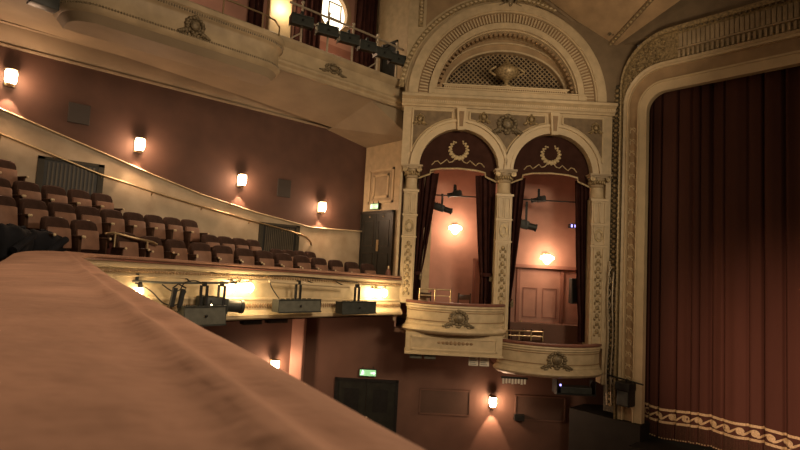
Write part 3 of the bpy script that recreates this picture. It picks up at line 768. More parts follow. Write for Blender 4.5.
while y > -6.8:          # running wave: disc with a tail curling from it
    zc = -3.44
    pts = [(y+.085*cos(2*pi*k/14), zc-.0+.082*sin(2*pi*k/14)) for k in range(14)]
    k0 = len(mb.v); mb.v += [onc(*p) for p in pts]+[onc(y, zc-.02)]
    mb.f += [(k0+k, k0+(k+1) % 14, k0+14) for k in range(14)]
    up_, dn_ = [], []
    for k in range(11):
        t = k/10; yy = y-.03-(PIT-.03)*t; z = zc-.072+.144*(3*t*t-2*t*t*t); w_ = .024*(1-abs(t-.3))+.006
        up_.append((yy, z+w_)); dn_.append((yy, z-w_))
    k0 = len(mb.v); mb.v += [onc(*p) for p in up_]+[onc(*p) for p in dn_]
    mb.f += [(k0+k, k0+k+1, k0+12+k, k0+11+k) for k in range(10)]
    y -= PIT
mb.build('wave_border', 'trimgold', sc_)
mb = MB(); y = 6.3
while y > -6.8:
    x_, y_, z_ = onc(y, -3.63, .02); mb.box((x_-.008, y-.007, z_-.34), (x_+.008, y+.007, z_)); y -= .03
mb.build('fringe', 'fringe', sc_)
mb = MB(); y = 6.3
while y > -6.8: 
    x_, y_, z_ = onc(y, -3.985, .03); mb.ball((x_, y, z_), (.02, .024, .018), 5, 4); y -= .06
mb.build('hem_beads', 'trimgold', sc_)
# speaker bracketed on the stage frame
t = thing('loudspeaker', 'black loudspeaker hung low on the stage arch frame', 'speaker', (13.72, 6.18, -3.30), rad(-95))
MB().rbox((-.17, -.16, 0), (.17, .16, .52), .02).build('cabinet', 'black', t)
MB().rbox((-.20, -.20, .40), (.20, .14, .60), .02).build('horn_box', 'black', t)
MB().box((-.14, -.17, .04), (.14, -.158, .38)).build('grille', 'grey2', t)
MB().tube([(-.2, 0, .66), (.45, 0, .62)], .022).tube([(0, 0, .58), (0, 0, .66)], .02).tube([(-.2, 0, .66), (-.62, .05, .68)], .022).build('bracket', 'black', t)
t = thing('conduit_run', 'pale cable conduits beside the lower box and stage frame', 'conduit', FW(5.80, 0, .10), TH)
for x, z0, z1, r_ in ((-.10, -3.4, .4, .018), (.02, -3.4, .1, .022), (.10, -3.4, -.3, .016)):
    MB().tube([(x+.02*sin(z*3), 0, z) for z in [z0+(z1-z0)*k/16 for k in range(17)]], r_, 6).build('pipe', 'steel', t, 60)
MB().tube([(-.1+.05*sin(k*1.7), -.05, .3-k*.09) for k in range(20)], .011, 5).tube([(.05+.06*sin(k*1.2), -.06, -1.2-k*.08) for k in range(22)], .010, 5).build('loose_cable', 'steel', t, 60)

# ================================================================== CIRCLE PARAPET (near rail sweeping round to the boxes)
pc = [(-.20, -3.2), (.0, -1.5), (.17, -.6), (.32, .335), (.60, 2.1), (.93, 4.2), (1.25, 6.3), (1.52, 8.2), (1.68, 8.95), (1.98, 9.55), (2.5, 10.02), (3.2, 10.30), (4.2, 10.50), (5.6, 10.58), (7.2, 10.60), (8.6, 10.58), (9.62, 10.48)]
def catmull(p, n=8):
    out = []
    for i in range(len(p)-1):
        p0 = p[max(i-1, 0)]; p1 = p[i]; p2 = p[i+1]; p3 = p[min(i+2, len(p)-1)]
        for k in range(n):
            t = k/n; out.append(tuple(.5*((2*p1[j])+(-p0[j]+p2[j])*t+(2*p0[j]-5*p1[j]+4*p2[j]-p3[j])*t*t+(-p0[j]+3*p1[j]-3*p2[j]+p3[j])*t**3) for j in range(len(p1))))
    return out+[p[-1]]
path = catmull(pc, 8)
def ztop(x, y):
    if y < 4: return -.156
    if x < 1.6: return -.156+.096*min(1, (y-4)/5)
    return [(-.06-.09*(x-1.6)/3.15) if x < 4.75 else (-.15-.15*(x-4.75)/4.85)][0]
fr = []
for i, (x, y) in enumerate(path):
    a = V(path[max(i-1, 0)]); b = V(path[min(i+1, len(path)-1)]); t = (b-a).normalized()
    fr.append((V((x, y, 0)), V((t.y, -t.x, 0)), V((0, 0, 1))))       # second vector points to the stalls
par = thing('circle_parapet', 'cream circle balcony front with a wide rose velvet cushion along its top', 'balcony')
def psweep(prof, name, m, i0=0, i1=None, sm=40, zrel=True):
    ff = [(P+V((0, 0, ztop(P.x, P.y))) if zrel else P, A_, B_) for P, A_, B_ in fr[i0:i1]]
    return MB().sweep(ff, prof).build(name, m, par, sm)
IB = 8*8       # index where the rail starts to bend
# cushion: broad on the near side, slimmer along the far arm
vs = []; fs = []; NP = 64
random.seed(5)
for i, (P, A_, B_) in enumerate(fr):
    k = min(1., max(0., (i-IB+8)/20.)); w_ = .78*(1-k)+.26*k; h_ = .17*(1-k)+.07*k
    for j in range(NP):
        if j < 56: xn = .45*sin(pi/2*(1-2*j/55))+.55*(1-2*j/55); s_ = (1-min(1, abs(xn))**3.64)**.35
        else: xn = sin(pi/2*(-1+2*(j-55)/9.)); s_ = -(1-min(1, abs(xn))**3.64)**.35
        x_ = xn*w_/2-w_/2+.105*(1-k)+.02*k; z_ = s_*h_/2-h_/2
        # seam ridge and soft sag along the top
        q = (x_+.085+.006*sin(P.y*6))/.026
        if s_ > .3: z_ += (1-k)*(.017*math.exp(-q*q)-.010*math.exp(-((x_+.03)/.03)**2)-.002*math.exp(-((x_+.15)/.03)**2)+.003*sin(P.y*7.+x_*14)*s_)
        vs.append(P+A_*x_+B_*(z_+ztop(P.x, P.y)))
for i in range(len(fr)-1):
    for j in range(NP): fs.append((i*NP+j, i*NP+(j+1) % NP, (i+1)*NP+(j+1) % NP, (i+1)*NP+j))
fs += [tuple(range(NP)), tuple((len(fr)-1)*NP+j for j in range(NP))]
MB().add(vs, fs).build('velvet_cushion', 'velvet', par, 80)
psweep([(-.28, -.07), (.0, -.07), (.03, -.075), (.035, -.085), (.03, -.10), (-.28, -.10)], 'rail_edge', 'railred', 8*6)
# fascia blends from sloping top to a level bottom edge
vs = []; fs = []
fp = [(-.12, 1., 0), (-.02, 1., 0), (.0, .965, 0), (.03, .95, 0), (.03, .91, 0), (-.03, .88, 0), (-.03, .80, 0), (-.0, .79, 0), (.0, .765, 0), (-.03, .755, 0), (-.03, .44, 0), (.0, .43, 0), (.015, .40, 0), (.0, .37, 0), (-.01, .35, 0), (.02, .18, 0), (.05, .165, 0), (.09, .10, 0), (.12, .09, 0), (.12, .03, 0), (.08, .0, 0), (-.12, .0, 0)]
def fz(P, k): zt, zb = ztop(P.x, P.y)-.09, -1.33; return zb+(zt-zb)*k
for P, A_, B_ in fr:
    for a, k, _ in fp: vs.append(P+A_*a+B_*fz(P, k))
n = len(fp)
for i in range(len(fr)-1):
    for j in range(n): fs.append((i*n+j, i*n+(j+1) % n, (i+1)*n+(j+1) % n, (i+1)*n+j))
fs += [tuple(range(n)), tuple((len(fr)-1)*n+j for j in range(n))]
MB().add(vs, fs).build('fascia', 'cream', par, 35)
mb = MB(); mb2 = MB()
for i in range(8*7, len(fr)-1):
    P, A_, B_ = fr[i]; Q = fr[i+1][0]; L = (Q-P).length; m = max(1, math.ceil(L/.07))
    for k in range(m):
        X_ = P.lerp(Q, (k+.5)/m); mb.ball((X_+A_*.02+V((0, 0, fz(X_, .27))))[:], (.028, .024, .055), 5, 4)
        mb2.ball((X_+A_*.0+V((0, 0, fz(X_, .85))))[:], (.03, .02, .03), 5, 4)
mb.build('fascia_beading', 'tan', par); mb2.build('upper_beading', 'tan', par)
# soffit below the circle and its inner wall
mb = MB(); vs = []; 
for P, A_, B_ in fr: vs += [P-A_*.05+V((0, 0, -1.32)), V((min(P.x, 0) if P.y < 9 else P.x, 13.2, -1.40))]
vs2 = []; fs = []
for i, (P, A_, B_) in enumerate(fr):
    vs2 += [P-A_*.05+V((0, 0, -1.31)), V((-5, P.y, -1.36)) if P.y < 9.2 else V((-5+(P.x-1.85)*1.97, 13.2, -1.36))]
for i in range(len(fr)-1): fs.append((2*i, 2*i+2, 2*i+3, 2*i+1))
mb.add(vs2, fs); k = len(mb.v); mb.v += [(x, y, z-.06) for x, y, z in mb.v]; mb.f += [tuple(i+k for i in f) for f in mb.f]
mb.build('soffit', 'under', par)
for x, y, w_ in ((6.4, 11.3, .5), (5.7, 11.2, .45)): MB().box((x-w_/2, y-.1, -1.52), (x+w_/2, y+.1, -1.42)).build('soffit_light_box', 'grey2', par)

# ================================================================== SEATS
def make_seat(label):
    t = thing('theatre_chair', label, 'seat')
    prof = [(-.22, .34), (.22, .34), (.225, .80), (.20, .875), (.14, .905), (0, .915), (-.14, .905), (-.20, .875), (-.225, .80)]
    mb = MB(); n = len(prof)
    for y0, sc2 in ((.02, .93), (.05, 1.), (.13, 1.), (.15, .95)):
        mb.v += [(x*sc2, y0+(z-.34)*.16+.04*(x/.22)**2*-1, .34+(z-.34)*sc2+(1-sc2)*.25) for x, z in prof]
    for i in range(3): mb.f += [(i*n+k, i*n+(k+1) % n, (i+1)*n+(k+1) % n, (i+1)*n+k) for k in range(n)]
    mb.f += [tuple(range(n)), tuple(range(3*n, 4*n))]; mb.build('backrest', 'seatback', t, 40)
    T = Matrix.Translation((0, -.05, .40)) @ Matrix.Rotation(rad(-12), 4, 'X')
    pad = MB().rbox((-.205, -.035, -.02), (.205, .035, .34), .03, T).build('seat_pad', 'seatpad', t, 40)
    MB().rbox((-.205, .02, -.0), (.205, .10, .34), .04, T).build('cushion', 'seatback', pad, 40)
    for s_ in (-1, 1):
        ar = MB().rbox((s_*.245-.022, -.26, .585), (s_*.245+.022, .12, .62), .01).build('armrest', 'wood', t, 40)
        MB().ball((s_*.245, -.262, .60), (.026, .02, .026), 8, 6).build('arm_tip', 'light', ar, 60)
        MB().box((s_*.245-.014, -.18, .12), (s_*.245+.014, .14, .585)).box((s_*.245-.014, -.12, 0), (s_*.245+.014, .06, .12)).build('standard', 'wood', t)
    return t
RT = rad(25); tv = V((cos(RT), sin(RT), 0)); nv = V((sin(RT), -cos(RT), 0))
ordn = ['first', 'second', 'third', 'fourth', 'fifth', 'sixth', 'seventh', 'eighth', 'ninth', 'tenth', 'eleventh', 'twelfth', 'thirteenth', 'fourteenth', 'fifteenth']
rows = [  # aisle-end X, back-top height, seats, slope of the row floor per metre, name
    (8.38, .25, 5, .0, 'second row'), (6.62, .46, 11, .01, 'third row'), (4.95, .82, 11, 0., 'fourth row'), (3.05, 1.20, 7, 0., 'fifth row'), (1.30, 1.64, 4, 0., 'top row')]
proto = None
seat_pts = []
def put(loc, rz, label, group):
    global proto
    if proto is None:
        proto = make_seat(label); proto.location = loc; proto.rotation_euler.z = rz; proto['group'] = group; return proto
    return dup(proto, loc, rz, label, group)
# front row along the arm, floor stepping down towards the stage
NF = 13
def fy(x): return min(path, key=lambda q: abs(q[0]-x)+(9 if q[1] < 9.3 else 0))[1]+.70
for k in range(NF):
    x = 9.15-k*.52; zt = .37-.058*(x-2.6)
    put((x, fy(x), zt-.915), rad(6)if x > 4 else rad(22), 'brown theatre seat in the front row behind the rail, %s from its stage end' % ordn[k], 'seats in the front row')
mbf = MB()
for k in range(NF):
    x = 9.15-k*.52; zt = .37-.058*(x-2.6)
    mbf.box((x-.26, fy(x)-.55, -1.3), (x+.26, fy(x)+.42, zt-.915))
for Xe, zt, ns, slp, nm in rows:
    E = V((Xe, 12.66, 0)) - tv*.26
    for k in range(ns):
        p = E-tv*(.52*k); z = zt-.915+slp*.52*k*1.0
        if any((p-V((9.15-j*.52, fy(9.15-j*.52), 0))).length < .52 for j in range(NF)): continue
        if p.x < .3 or p.y < 9.5 or p.y < 10.2 and p.x > .9: continue
        put((p.x, p.y, z), RT, 'brown theatre seat in the %s, %s from its aisle end' % (nm, ordn[k]), 'seats in the %s' % nm)
    a, b = E+tv*1.25, E-tv*(.52*ns+.1)
    z = zt-.915
    q = [a+nv*.42, b+nv*.42, b-nv*.46, a-nv*.46]
    q = [V((p.x, min(p.y, 13.1), 0)) for p in q]
    zz = [z, z+slp*.52*ns, z+slp*.52*ns, z]
    mbf.add([(p.x, p.y, -1.3) for p in q]+[(p.x, p.y, h) for p, h in zip(q, zz)], [(3, 2, 1, 0), (4, 5, 6, 7), (0, 1, 5, 4), (1, 2, 6, 5), (2, 3, 7, 6), (3, 0, 4, 7)])
mbf.box((-5, 8.8, -1.34), (1.4, 13.15, -1.0)); mbf.box((7.9, 11.0, -1.34), (ENDX, 13.15, -.62-.02)); mbf.box((9.3, 10.7, -1.34), (ENDX, 11.2, -.66))
mbf.build('tier_steps', 'floor', fl)
# corner seats in front of the bend, partly covered by dark coats
def coat(p0, p1, zt, zb, label):
    t = thing('coat', label, 'coat', (p0[0], p0[1], zb), math.atan2(p1[1]-p0[1], p1[0]-p0[0]))
    L = math.hypot(p1[0]-p0[0], p1[1]-p0[1]); h = zt-zb
    def fn(a, b):
        ang = 2*pi*b; rx = .15; top = h*(.9+.08*sin(a*5+1)+.05*sin(a*11)); e = (1-(2*a-1)**6)
        return (L*a, rx*cos(ang)*(.7+.3*e)+.03*sin(a*9), h*.5+(top*.55)*sin(ang)*(.75+.25*e)+.02*sin(a*13+ang))
    mb = MB(); mb.grid(fn, 24, 16); mb.f.append(tuple(range(17))); mb.f.append(tuple(24*17+i for i in range(17)))
    mb.build('body', 'coat', t, 80)
    MB().tube([(L*.8-.1*k, -.17-.01*k, h*.75-.06*k) for k in range(5)], .055, 8).build('sleeve', 'coat', t, 60)
    MB().tube([(L*.3+.06*k, .02+.02*sin(k), h*.97+.015*sin(k*1.3)) for k in range(6)], .03, 8).build('collar', 'coat', t, 60)
    return t
coat((.80, 9.58), (1.22, 9.98), .29, -.22, 'dark navy coat heaped over seats by the rail bend, larger of two')
coat((1.24, 10.02), (1.76, 10.46), .25, -.20, 'smaller dark navy coat over a seat, next to the larger coat')

# grab rail at the parapet gap and handrail on the dado
def posts_rail(name, label, pts, r, posts, zdrop, m='brass', extra=None, group=None):
    t = thing(name, label, 'rail', (pts[0][0], pts[0][1], pts[0][2]), 0, group)
    o_ = V(pts[0]); MB().tube([V(p)-o_ for p in pts], r, 8).build('top_rail', m, t, 60)
    for p in posts: 
        MB().tube([V(p)-o_, V((p[0], p[1], p[2]-zdrop))-o_], r*.9, 8).build('post', m, t, 60)
    return t
posts_rail('grab_rail', 'brass grab rail on two posts behind the far parapet', [(2.52, 11.0, .29), (2.62, 10.9, .32), (3.34, 10.9, .19), (3.44, 10.98, .15)], .026, [(2.66, 10.9, .31), (3.24, 10.9, .20)], .75)
hp = [(-2, 2.95), (.96, 2.19), (1.9, 1.92), (2.8, 1.65), (3.9, 1.42), (5.1, 1.2), (6.4, .98), (7.4, .83), (7.95, .74)]
t = thing('handrail', 'long sloping brass handrail on the marbled dado', 'handrail', (0, WALLY-.12, 0))
MB().tube([(x, 0, z) for x, z in hp]+[(8.2, -.01, .66), (8.36, .0, .52), (8.42, .07, .45)], .024, 8).build('rail', 'brass', t, 60)
for x, z in hp[1:]: MB().tube([(x, 0, z-.01), (x, .02, z-.07), (x, .08, z-.08)], .012, 6).build('bracket', 'brass', t, 60)

# vents in the dado
def vent(x0, x1, z0, z1, label, slats):
    t = thing('vent', label, 'vent', ((x0+x1)/2, WALLY-.055, z0)); w_ = (x1-x0)/2; h = z1-z0
    MB().box((-w_, -.04, 0), (w_, 0, .05)).box((-w_, -.04, h-.06), (w_, 0, h)).box((-w_, -.04, 0), (-w_+.12, 0, h)).box((w_-.12, -.04, 0), (w_, 0, h)).build('frame', 'vent', t)
    MB().box((-w_+.1, -.015, .04), (w_-.1, -.003, h-.05)).build('backing', 'black', t)
    mb = MB()
    for k in range(slats):
        x = -w_+.2+(2*w_-.4)*k/(slats-1); mb.box((x-.018, -.035, .08), (x+.018, -.012, h-.1))
    mb.build('slats', 'slat', t)
vent(1.62, 2.86, .85, 1.88, 'olive slatted vent low on the sloping dado beside the upper seats', 12)
vent(6.72, 7.98, -.1, .97, 'olive vent grille in the dado beyond the lower seat rows', 16)
for x, z, w_, h, l in ((2.28, 2.93, .42, .44, 'dark square plate high on the side wall above the vent'), (7.42, 1.99, .42, .50, 'dark square plate on the side wall between the last two lamps')):
    o_ = MB().rbox((-w_/2, -.04, -h/2), (w_/2, 0, h/2), .01).build('wall_plate', 'plate'); tag(o_, l, 'plate'); o_.location = (x, WALLY, z)

# ================================================================== LAMPS
def make_sconce(label, glow='glow', sc=1.):
    t = thing('wall_lamp', label, 'wall lamp')
    MB().rbox((-.09, -.03, -.16), (.09, 0, .16), .01).build('backplate', 'brass', t, 40)
    MB().tube([(0, -.02, -.08), (0, -.10, -.12), (0, -.13, -.07)], .014, 8).build('arm', 'brass', t, 60)
    MB().lathe([(.10*sc, -.13), (.135*sc, -.06), (.14*sc, .10), (.12*sc, .14)], (0, -.14, 0), 16).build('shade', glow, t, 60)
    MB().lathe([(.03, -.19), (.06, -.16), (.105*sc, -.13)], (0, -.14, 0), 16).build('cup', 'brass', t, 60)
    MB().lathe([(.125*sc, .14), (.145*sc, .145), (.145*sc, .165), (.125*sc, .17)], (0, -.14, 0), 16).build('rim', 'brass', t, 60)
    return t
s0 = None
SC = [((1.02, WALLY, 3.36), 0, 'lit wall lamp highest up the sloping circle wall'), ((3.53, WALLY, 2.46), 0, 'lit wall lamp above the slatted vent, second down the circle wall'),
      ((6.10, WALLY, 2.01), 0, 'lit wall lamp third down the sloping circle wall'), ((8.67, WALLY, 1.58), 0, 'lit wall lamp nearest the circle door'),
      ((7.46, WALLY, -2.93), 0, 'lit wall lamp beside the pink pillar below the circle'), (tuple(FW(2.92, -3.77, -1.2)), TH, 'lit wall lamp on the stalls wall under the boxes')]
for loc, rz, lb in SC:
    if s0 is None: s0 = make_sconce(lb, sc=.76); s0.location = loc; s0.rotation_euler.z = rz
    else: dup(s0, loc, rz, lb)
    pt = V(loc)+Matrix.Rotation(rz, 3, 'Z') @ V((0, -.29, -.03))
    lamp('sconce_light', pt, 38, (1, .60, .36), .10)
    lamp('sconce_downlight', V(loc)+Matrix.Rotation(rz, 3, 'Z') @ V((0, -.17, -.22)), 70, (1, .62, .38), .03, 'SPOT', V(loc)+Matrix.Rotation(rz, 3, 'Z') @ V((0, .02, -1.2)), 58, .25)
def box_lamp(loc, label, rows_=3):
    t = thing('crystal_lamp', label, 'wall lamp', loc, TH)
    MB().rbox((-.1, -.03, -.1), (.1, 0, .16), .01).build('backplate', 'brass', t, 40)
    MB().tube([(0, -.02, .1), (0, -.12, .14), (0, -.16, .1)], .014, 8).build('arm', 'brass', t, 60)
    MB().lathe([(.02, -.20), (.10, -.13), (.17, -.03), (.20, .03), (.17, .05), (.05, .10)], (0, -.2, 0), 18).build('glass_bowl', 'glowbox', t, 60)
    mb = MB()
    for k in range(14): a = 2*pi*k/14; mb.ball((.19*cos(a), -.2+.19*sin(a), -.02), (.016, .016, .035), 5, 4)
    mb.build('crystal_drops', 'glowbox', t, 60)
    return t
box_lamp(FW(1.70, 1.22, -1.98), 'lit glass wall lamp on the back wall of the upper box')
box_lamp(FW(4.50, .45, -1.80), 'lit glass wall lamp on the back wall of the lower box')
lamp('box_light', FW(1.70, 1.22, -1.55), 42, (1, .64, .42), .18)
lamp('box_light', FW(4.50, .45, -1.42), 38, (1, .64, .42), .18)
# twin lamps on the circle front
def twin(x, z, label):
    yf = 10.56; t = thing('twin_lamp', label, 'wall lamp', (x, yf, z))
    MB().rbox((-.05, -.03, -.06), (.05, 0, .06), .01).build('backplate', 'brass', t, 40)
    MB().tube([(-.22, -.12, .05), (-.2, -.12, .0), (0, -.10, -.02), (.2, -.12, 0), (.22, -.12, .05)], .014, 8).tube([(0, 0, 0), (0, -.1, -.02)], .014, 8).build('arm', 'bronze', t, 60)
    for s_ in (-1, 1):
        MB().lathe([(.03, .05), (.035, 0), (.02, -.03)], (s_*.21, -.12, .0), 10).build('lamp_holder', 'bronze', t, 60)
        MB().ball((s_*.21, -.13, -.13), (.075, .075, .10), 12, 8).build('bulb', 'bulb', t, 60)
    lamp('twin_light', (x, yf-.30, z-.16), 16, (1, .66, .32), .1)
twin(5.02, -.52, 'twin-bulb lamp on the circle front, above the black lantern snout')
twin(8.80, -.62, 'twin-bulb lamp on the circle front nearest the boxes')
for x, z, l in ((2.98, -.70, 'small bare lamp clamped below the rail near the bend'), (4.30, -1.0, 'small bare lamp hidden by the big grey lantern')):
    t = thing('clip_lamp', l, 'lamp', (x, 10.22, z))
    MB().ball((0, 0, -.03), (.06, .06, .085), 12, 8).build('bulb', 'bulb', t, 60); MB().lathe([(.03, .0), (.045, .06), (.03, .12)], (0, 0, .03), 10).build('lamp_holder', 'black', t, 60)
    lamp('clip_light', (x, 10.1, z-.05), 5, (1, .66, .32), .08)

# ================================================================== STAGE LANTERNS
def clamp(mb, x, y, z): mb.box((x-.03, y-.05, z-.03), (x+.03, y+.05, z+.06)); mb.tube([(x, y-.06, z+.02), (x, y+.08, z+.02)], .014, 6)
def flood(loc, rz, w, h, dpt, drop, label, m='grey', group=None):
    t = thing('stage_lantern', label, 'stage light', loc, rz, group)     # origin on the bar
    pr = [(-dpt*.5, -drop-h), (dpt*.5, -drop-h*.8), (dpt*.5, -drop-h*.1), (dpt*.2, -drop), (-dpt*.35, -drop)]
    T = Matrix.Rotation(pi/2, 4, 'Z')
    b_ = MB().prism([(a, b) for a, b in pr], -w/2, w/2, T).build('housing', m, t)
    mb = MB(); mb.box((-w/2-.012, dpt*-.5-.015, -drop-h-.012), (w/2+.012, dpt*-.5+.01, -drop-h+.02)); mb.box((-w/2-.012, -dpt*.45, -drop-.015), (w/2+.012, -dpt*.3, -drop+.01))
    mb.box((-w/2-.012, -dpt*.45, -drop-h), (-w/2, dpt*.45, -drop)); mb.box((w/2, -dpt*.45, -drop-h), (w/2+.012, dpt*.45, -drop)); mb.build('rim', 'grey2', b_)
    mb = MB()
    for k in range(6): mb.box((-w*.35+k*w*.13, dpt*.22, -drop-.02), (-w*.35+k*w*.13+w*.08, dpt*.3, -drop+.012))
    mb.build('vent_fins', 'black', b_)
    MB().ball((0, -dpt*.5-.01, -drop-h*.5), (.03, .02, .03)).build('knob', 'black', b_, 60)
    mb = MB()
    for x in (-.06, .06): mb.box((x-.022, -.02, -drop-.02), (x+.022, .02, -.01))
    mb.build('yoke', 'black', t)
    mb = MB(); clamp(mb, 0, 0, 0); mb.build('clamp', 'black', t)
    return t
def spot(loc, rz, L, r, drop, label, tilt=0., m='grey2', group=None):
    t = thing('stage_lantern', label, 'stage light', loc, rz, group)
    T = Matrix.Translation((0, 0, -drop)) @ Matrix.Rotation(tilt, 4, 'Y')
    b_ = MB().rbox((-L*.5, -r, -r), (L*.12, r, r), .02, T).build('body', m, t, 40)
    MB().lathe([(r*.8, 0), (r*.8, L*.32), (r*.92, L*.33), (r*.92, L*.40), (r*.7, L*.40)], n=16, T=T @ Matrix.Translation((L*.1, 0, 0)) @ Matrix.Rotation(pi/2, 4, 'Y')).build('barrel', m, b_, 40)
    MB().lathe([(r*.66, 0), (r*.5, .02), (.01, .03)], n=16, T=T @ Matrix.Translation((L*.485, 0, 0)) @ Matrix.Rotation(pi/2, 4, 'Y')).build('lens', 'lens', b_, 60)
    mb = MB()
    for k in range(4): mb.box((-L*.42+k*L*.12, -r*.8, r-.01), (-L*.36+k*L*.12, r*.8, r+.018), T)
    mb.build('vent_fins', 'black', b_)
    mb = MB()
    for s_ in (-1, 1): mb.box((-.025, s_*(r+.012)-.008, -drop-.02), (.025, s_*(r+.012)+.008, -.03))
    mb.box((-.025, -r-.02, -.04), (.025, r+.02, -.02)); mb.build('yoke', 'black', t)
    mb = MB(); clamp(mb, 0, 0, 0); mb.build('clamp', 'black', t)
    return t
BY = 10.22
t = thing('lighting_bar', 'lighting bar along the circle front near the bend', 'bar', (2.38, BY, -.54))
MB().tube([(0, .12, -.02), (.5, .0, 0), (1.1, 0, -.02), (2.45, 0, .0)], .022, 8).build('pipe', 'grey', t, 60)
for x in (.5, 1.5, 2.4): MB().tube([(x, 0, 0), (x, .2, .05), (x, .36, .05)], .014, 6).build('bracket', 'black', t, 60)
t = thing('lighting_bar', 'pale lighting bar on the circle front above the two flood lanterns', 'bar', (5.55, BY, -.49))
MB().tube([(0, 0, 0), (2.15, 0, -.10)], .034, 8).build('pipe', 'light', t, 60)
for x in (.2, 1.2, 2.0): MB().tube([(x, 0, -.04*x), (x, .36, .0)], .014, 6).build('bracket', 'black', t, 60)
flood((4.10, BY-.14, -.58), rad(4), .82, .36, .34, .40, 'largest grey-green box lantern under the rail by the cushion')
spot((4.56, BY+.10, -.58), rad(-4), .92, .155, .42, 'black snouted lantern behind the largest grey one', m='grey2', tilt=rad(4))
flood((6.28, BY, -.52), rad(2), 1.08, .27, .30, .36, 'grey flood lantern on the circle front, middle of the row')
flood((7.94, BY, -.58), rad(0), 1.02, .28, .30, .36, 'dark flood lantern on the circle front nearest the boxes', m='grey2')
t = thing('clamp_pair', 'pair of dark upright clamps hanging beside the largest grey lantern', 'clamps', (3.62, BY-.1, -.65))
for x in (-.05, .1): MB().rbox((x-.04, -.04, -.36), (x+.04, .04, .0), .01, Matrix.Rotation(rad(8), 4, 'Y')).build('clamp_arm', 'black', t)
MB().tube([(-.1, 0, .0), (.0, 0, .08), (.15, 0, .0)], .014, 6).build('hook', 'black', t, 60)
t = thing('hook_clamps', 'small cluster of clamps on the bar near the rail bend', 'clamps', (2.74, BY+.04, -.54))
for x in (-.1, .07, .18): MB().rbox((x-.03, -.04, -.05), (x+.03, .04, .14), .01).build('clamp_body', 'black', t)
MB().tube([(-.3, 0, -.16), (-.1, -.02, -.05), (.1, 0, -.07), (.25, .0, .0)], .016, 6).build('clamp_arm', 'black', t, 60)
def cable(pts, label, r=.012, m='cable'):
    o_ = V(pts[0]); p = catmull([tuple(V(q)-o_) for q in pts], 6)
    o = MB().tube(p, r, 6).build('cable', m, None, 60); o.location = o_; tag(o, label, 'cable'); return o
cable([(2.91, BY, -0.57), (3.16, BY-.03, -0.71), (3.41, BY-.05, -0.94), (3.66, BY-.05, -0.95), (3.78, BY-.08, -0.71)], 'black cable drooping between the clamps near the rail bend')
cable([(3.36, BY, -0.59), (3.54, BY-.02, -0.71), (3.68, BY-.02, -0.69), (3.76, BY-.04, -0.55), (3.96, BY-.04, -0.51), (4.16, BY, -0.59)], 'black cable looped over the bar above the largest grey lantern')
cable([(5.55, BY, -.46), (5.6, BY-.04, -.62), (5.72, BY-.05, -.78), (5.8, BY-.03, -.86)], 'cable hanging from the pale bar to the middle flood lantern')
cable([(2.6, BY+.3, -.36), (3.2, BY+.33, -.36), (3.9, BY+.33, -.33), (4.6, BY+.33, -.38), (5.4, BY+.33, -.4), (6.2, BY+.33, -.38), (7.3, BY+.33, -.43), (8.2, BY+.33, -.5)], 'long cable run clipped along the circle front')
# upper rail and its row of lanterns
RY = 10.98
t = thing('lantern_rail', 'pale tubular rail above the upper balcony carrying the row of lanterns', 'rail', (6.0, RY, 5.15))
MB().tube([(0, 0, 1.0), (1.2, 0, 1.01), (2.4, 0, 1.03), (3.7, 0, 1.0)], .028, 8).build('top_rail', 'steel', t, 60)
MB().tube([(-.1, 0, .06), (3.75, 0, .09)], .022, 8).build('lower_rail', 'steel', t, 60)
MB().tube([(.2, -.02, .68), (3.75, -.02, .68)], .022, 8).build('mid_rail', 'steel', t, 60)
for x in (.35, 1.12, 1.90, 2.75, 3.45):
    p_ = MB().tube([(x, 0, -.05), (x, 0, 1.1)], .028, 8).build('post', 'steel', t, 60); MB().ball((x, 0, 1.12), .045).build('post_cap', 'steel', p_, 60)
for x in (.35, 2.75): MB().tube([(x, 0, .35), (x-.42, -.02, .0)], .02, 6).build('strut', 'steel', t, 60)
for k, (x, z) in enumerate(((6.28, 5.93), (7.02, 5.95), (7.68, 5.96), (8.30, 5.96), (8.86, 5.95), (9.38, 5.94))):
    flood((x, RY-.10, z-.02), rad(-14), .52 if k < 3 else .45, .25, .28, .07, 'dark stage lantern on the upper rail, %s along from the lit column' % ordn[k], m='grey2', group='lanterns on the upper rail')
t = posts_rail('bow_rail', 'thin brass rail on the bowed upper balcony front', [(1.8, 10.5, 5.36), (5.1, 10.5, 5.36), (5.42, 10.56, 5.35), (5.65, 10.75, 5.32), (5.7, 10.85, 5.2), (5.7, 10.85, 4.9)], .02, [(2.2, 10.5, 5.36), (3.3, 10.5, 5.36), (4.2, 10.5, 5.36), (5.1, 10.5, 5.36)], .42)
spot((1.05, 10.85, 4.50), rad(190), .7, .12, .24, 'dark stage lantern hanging beside the bowed balcony end', m='grey2')
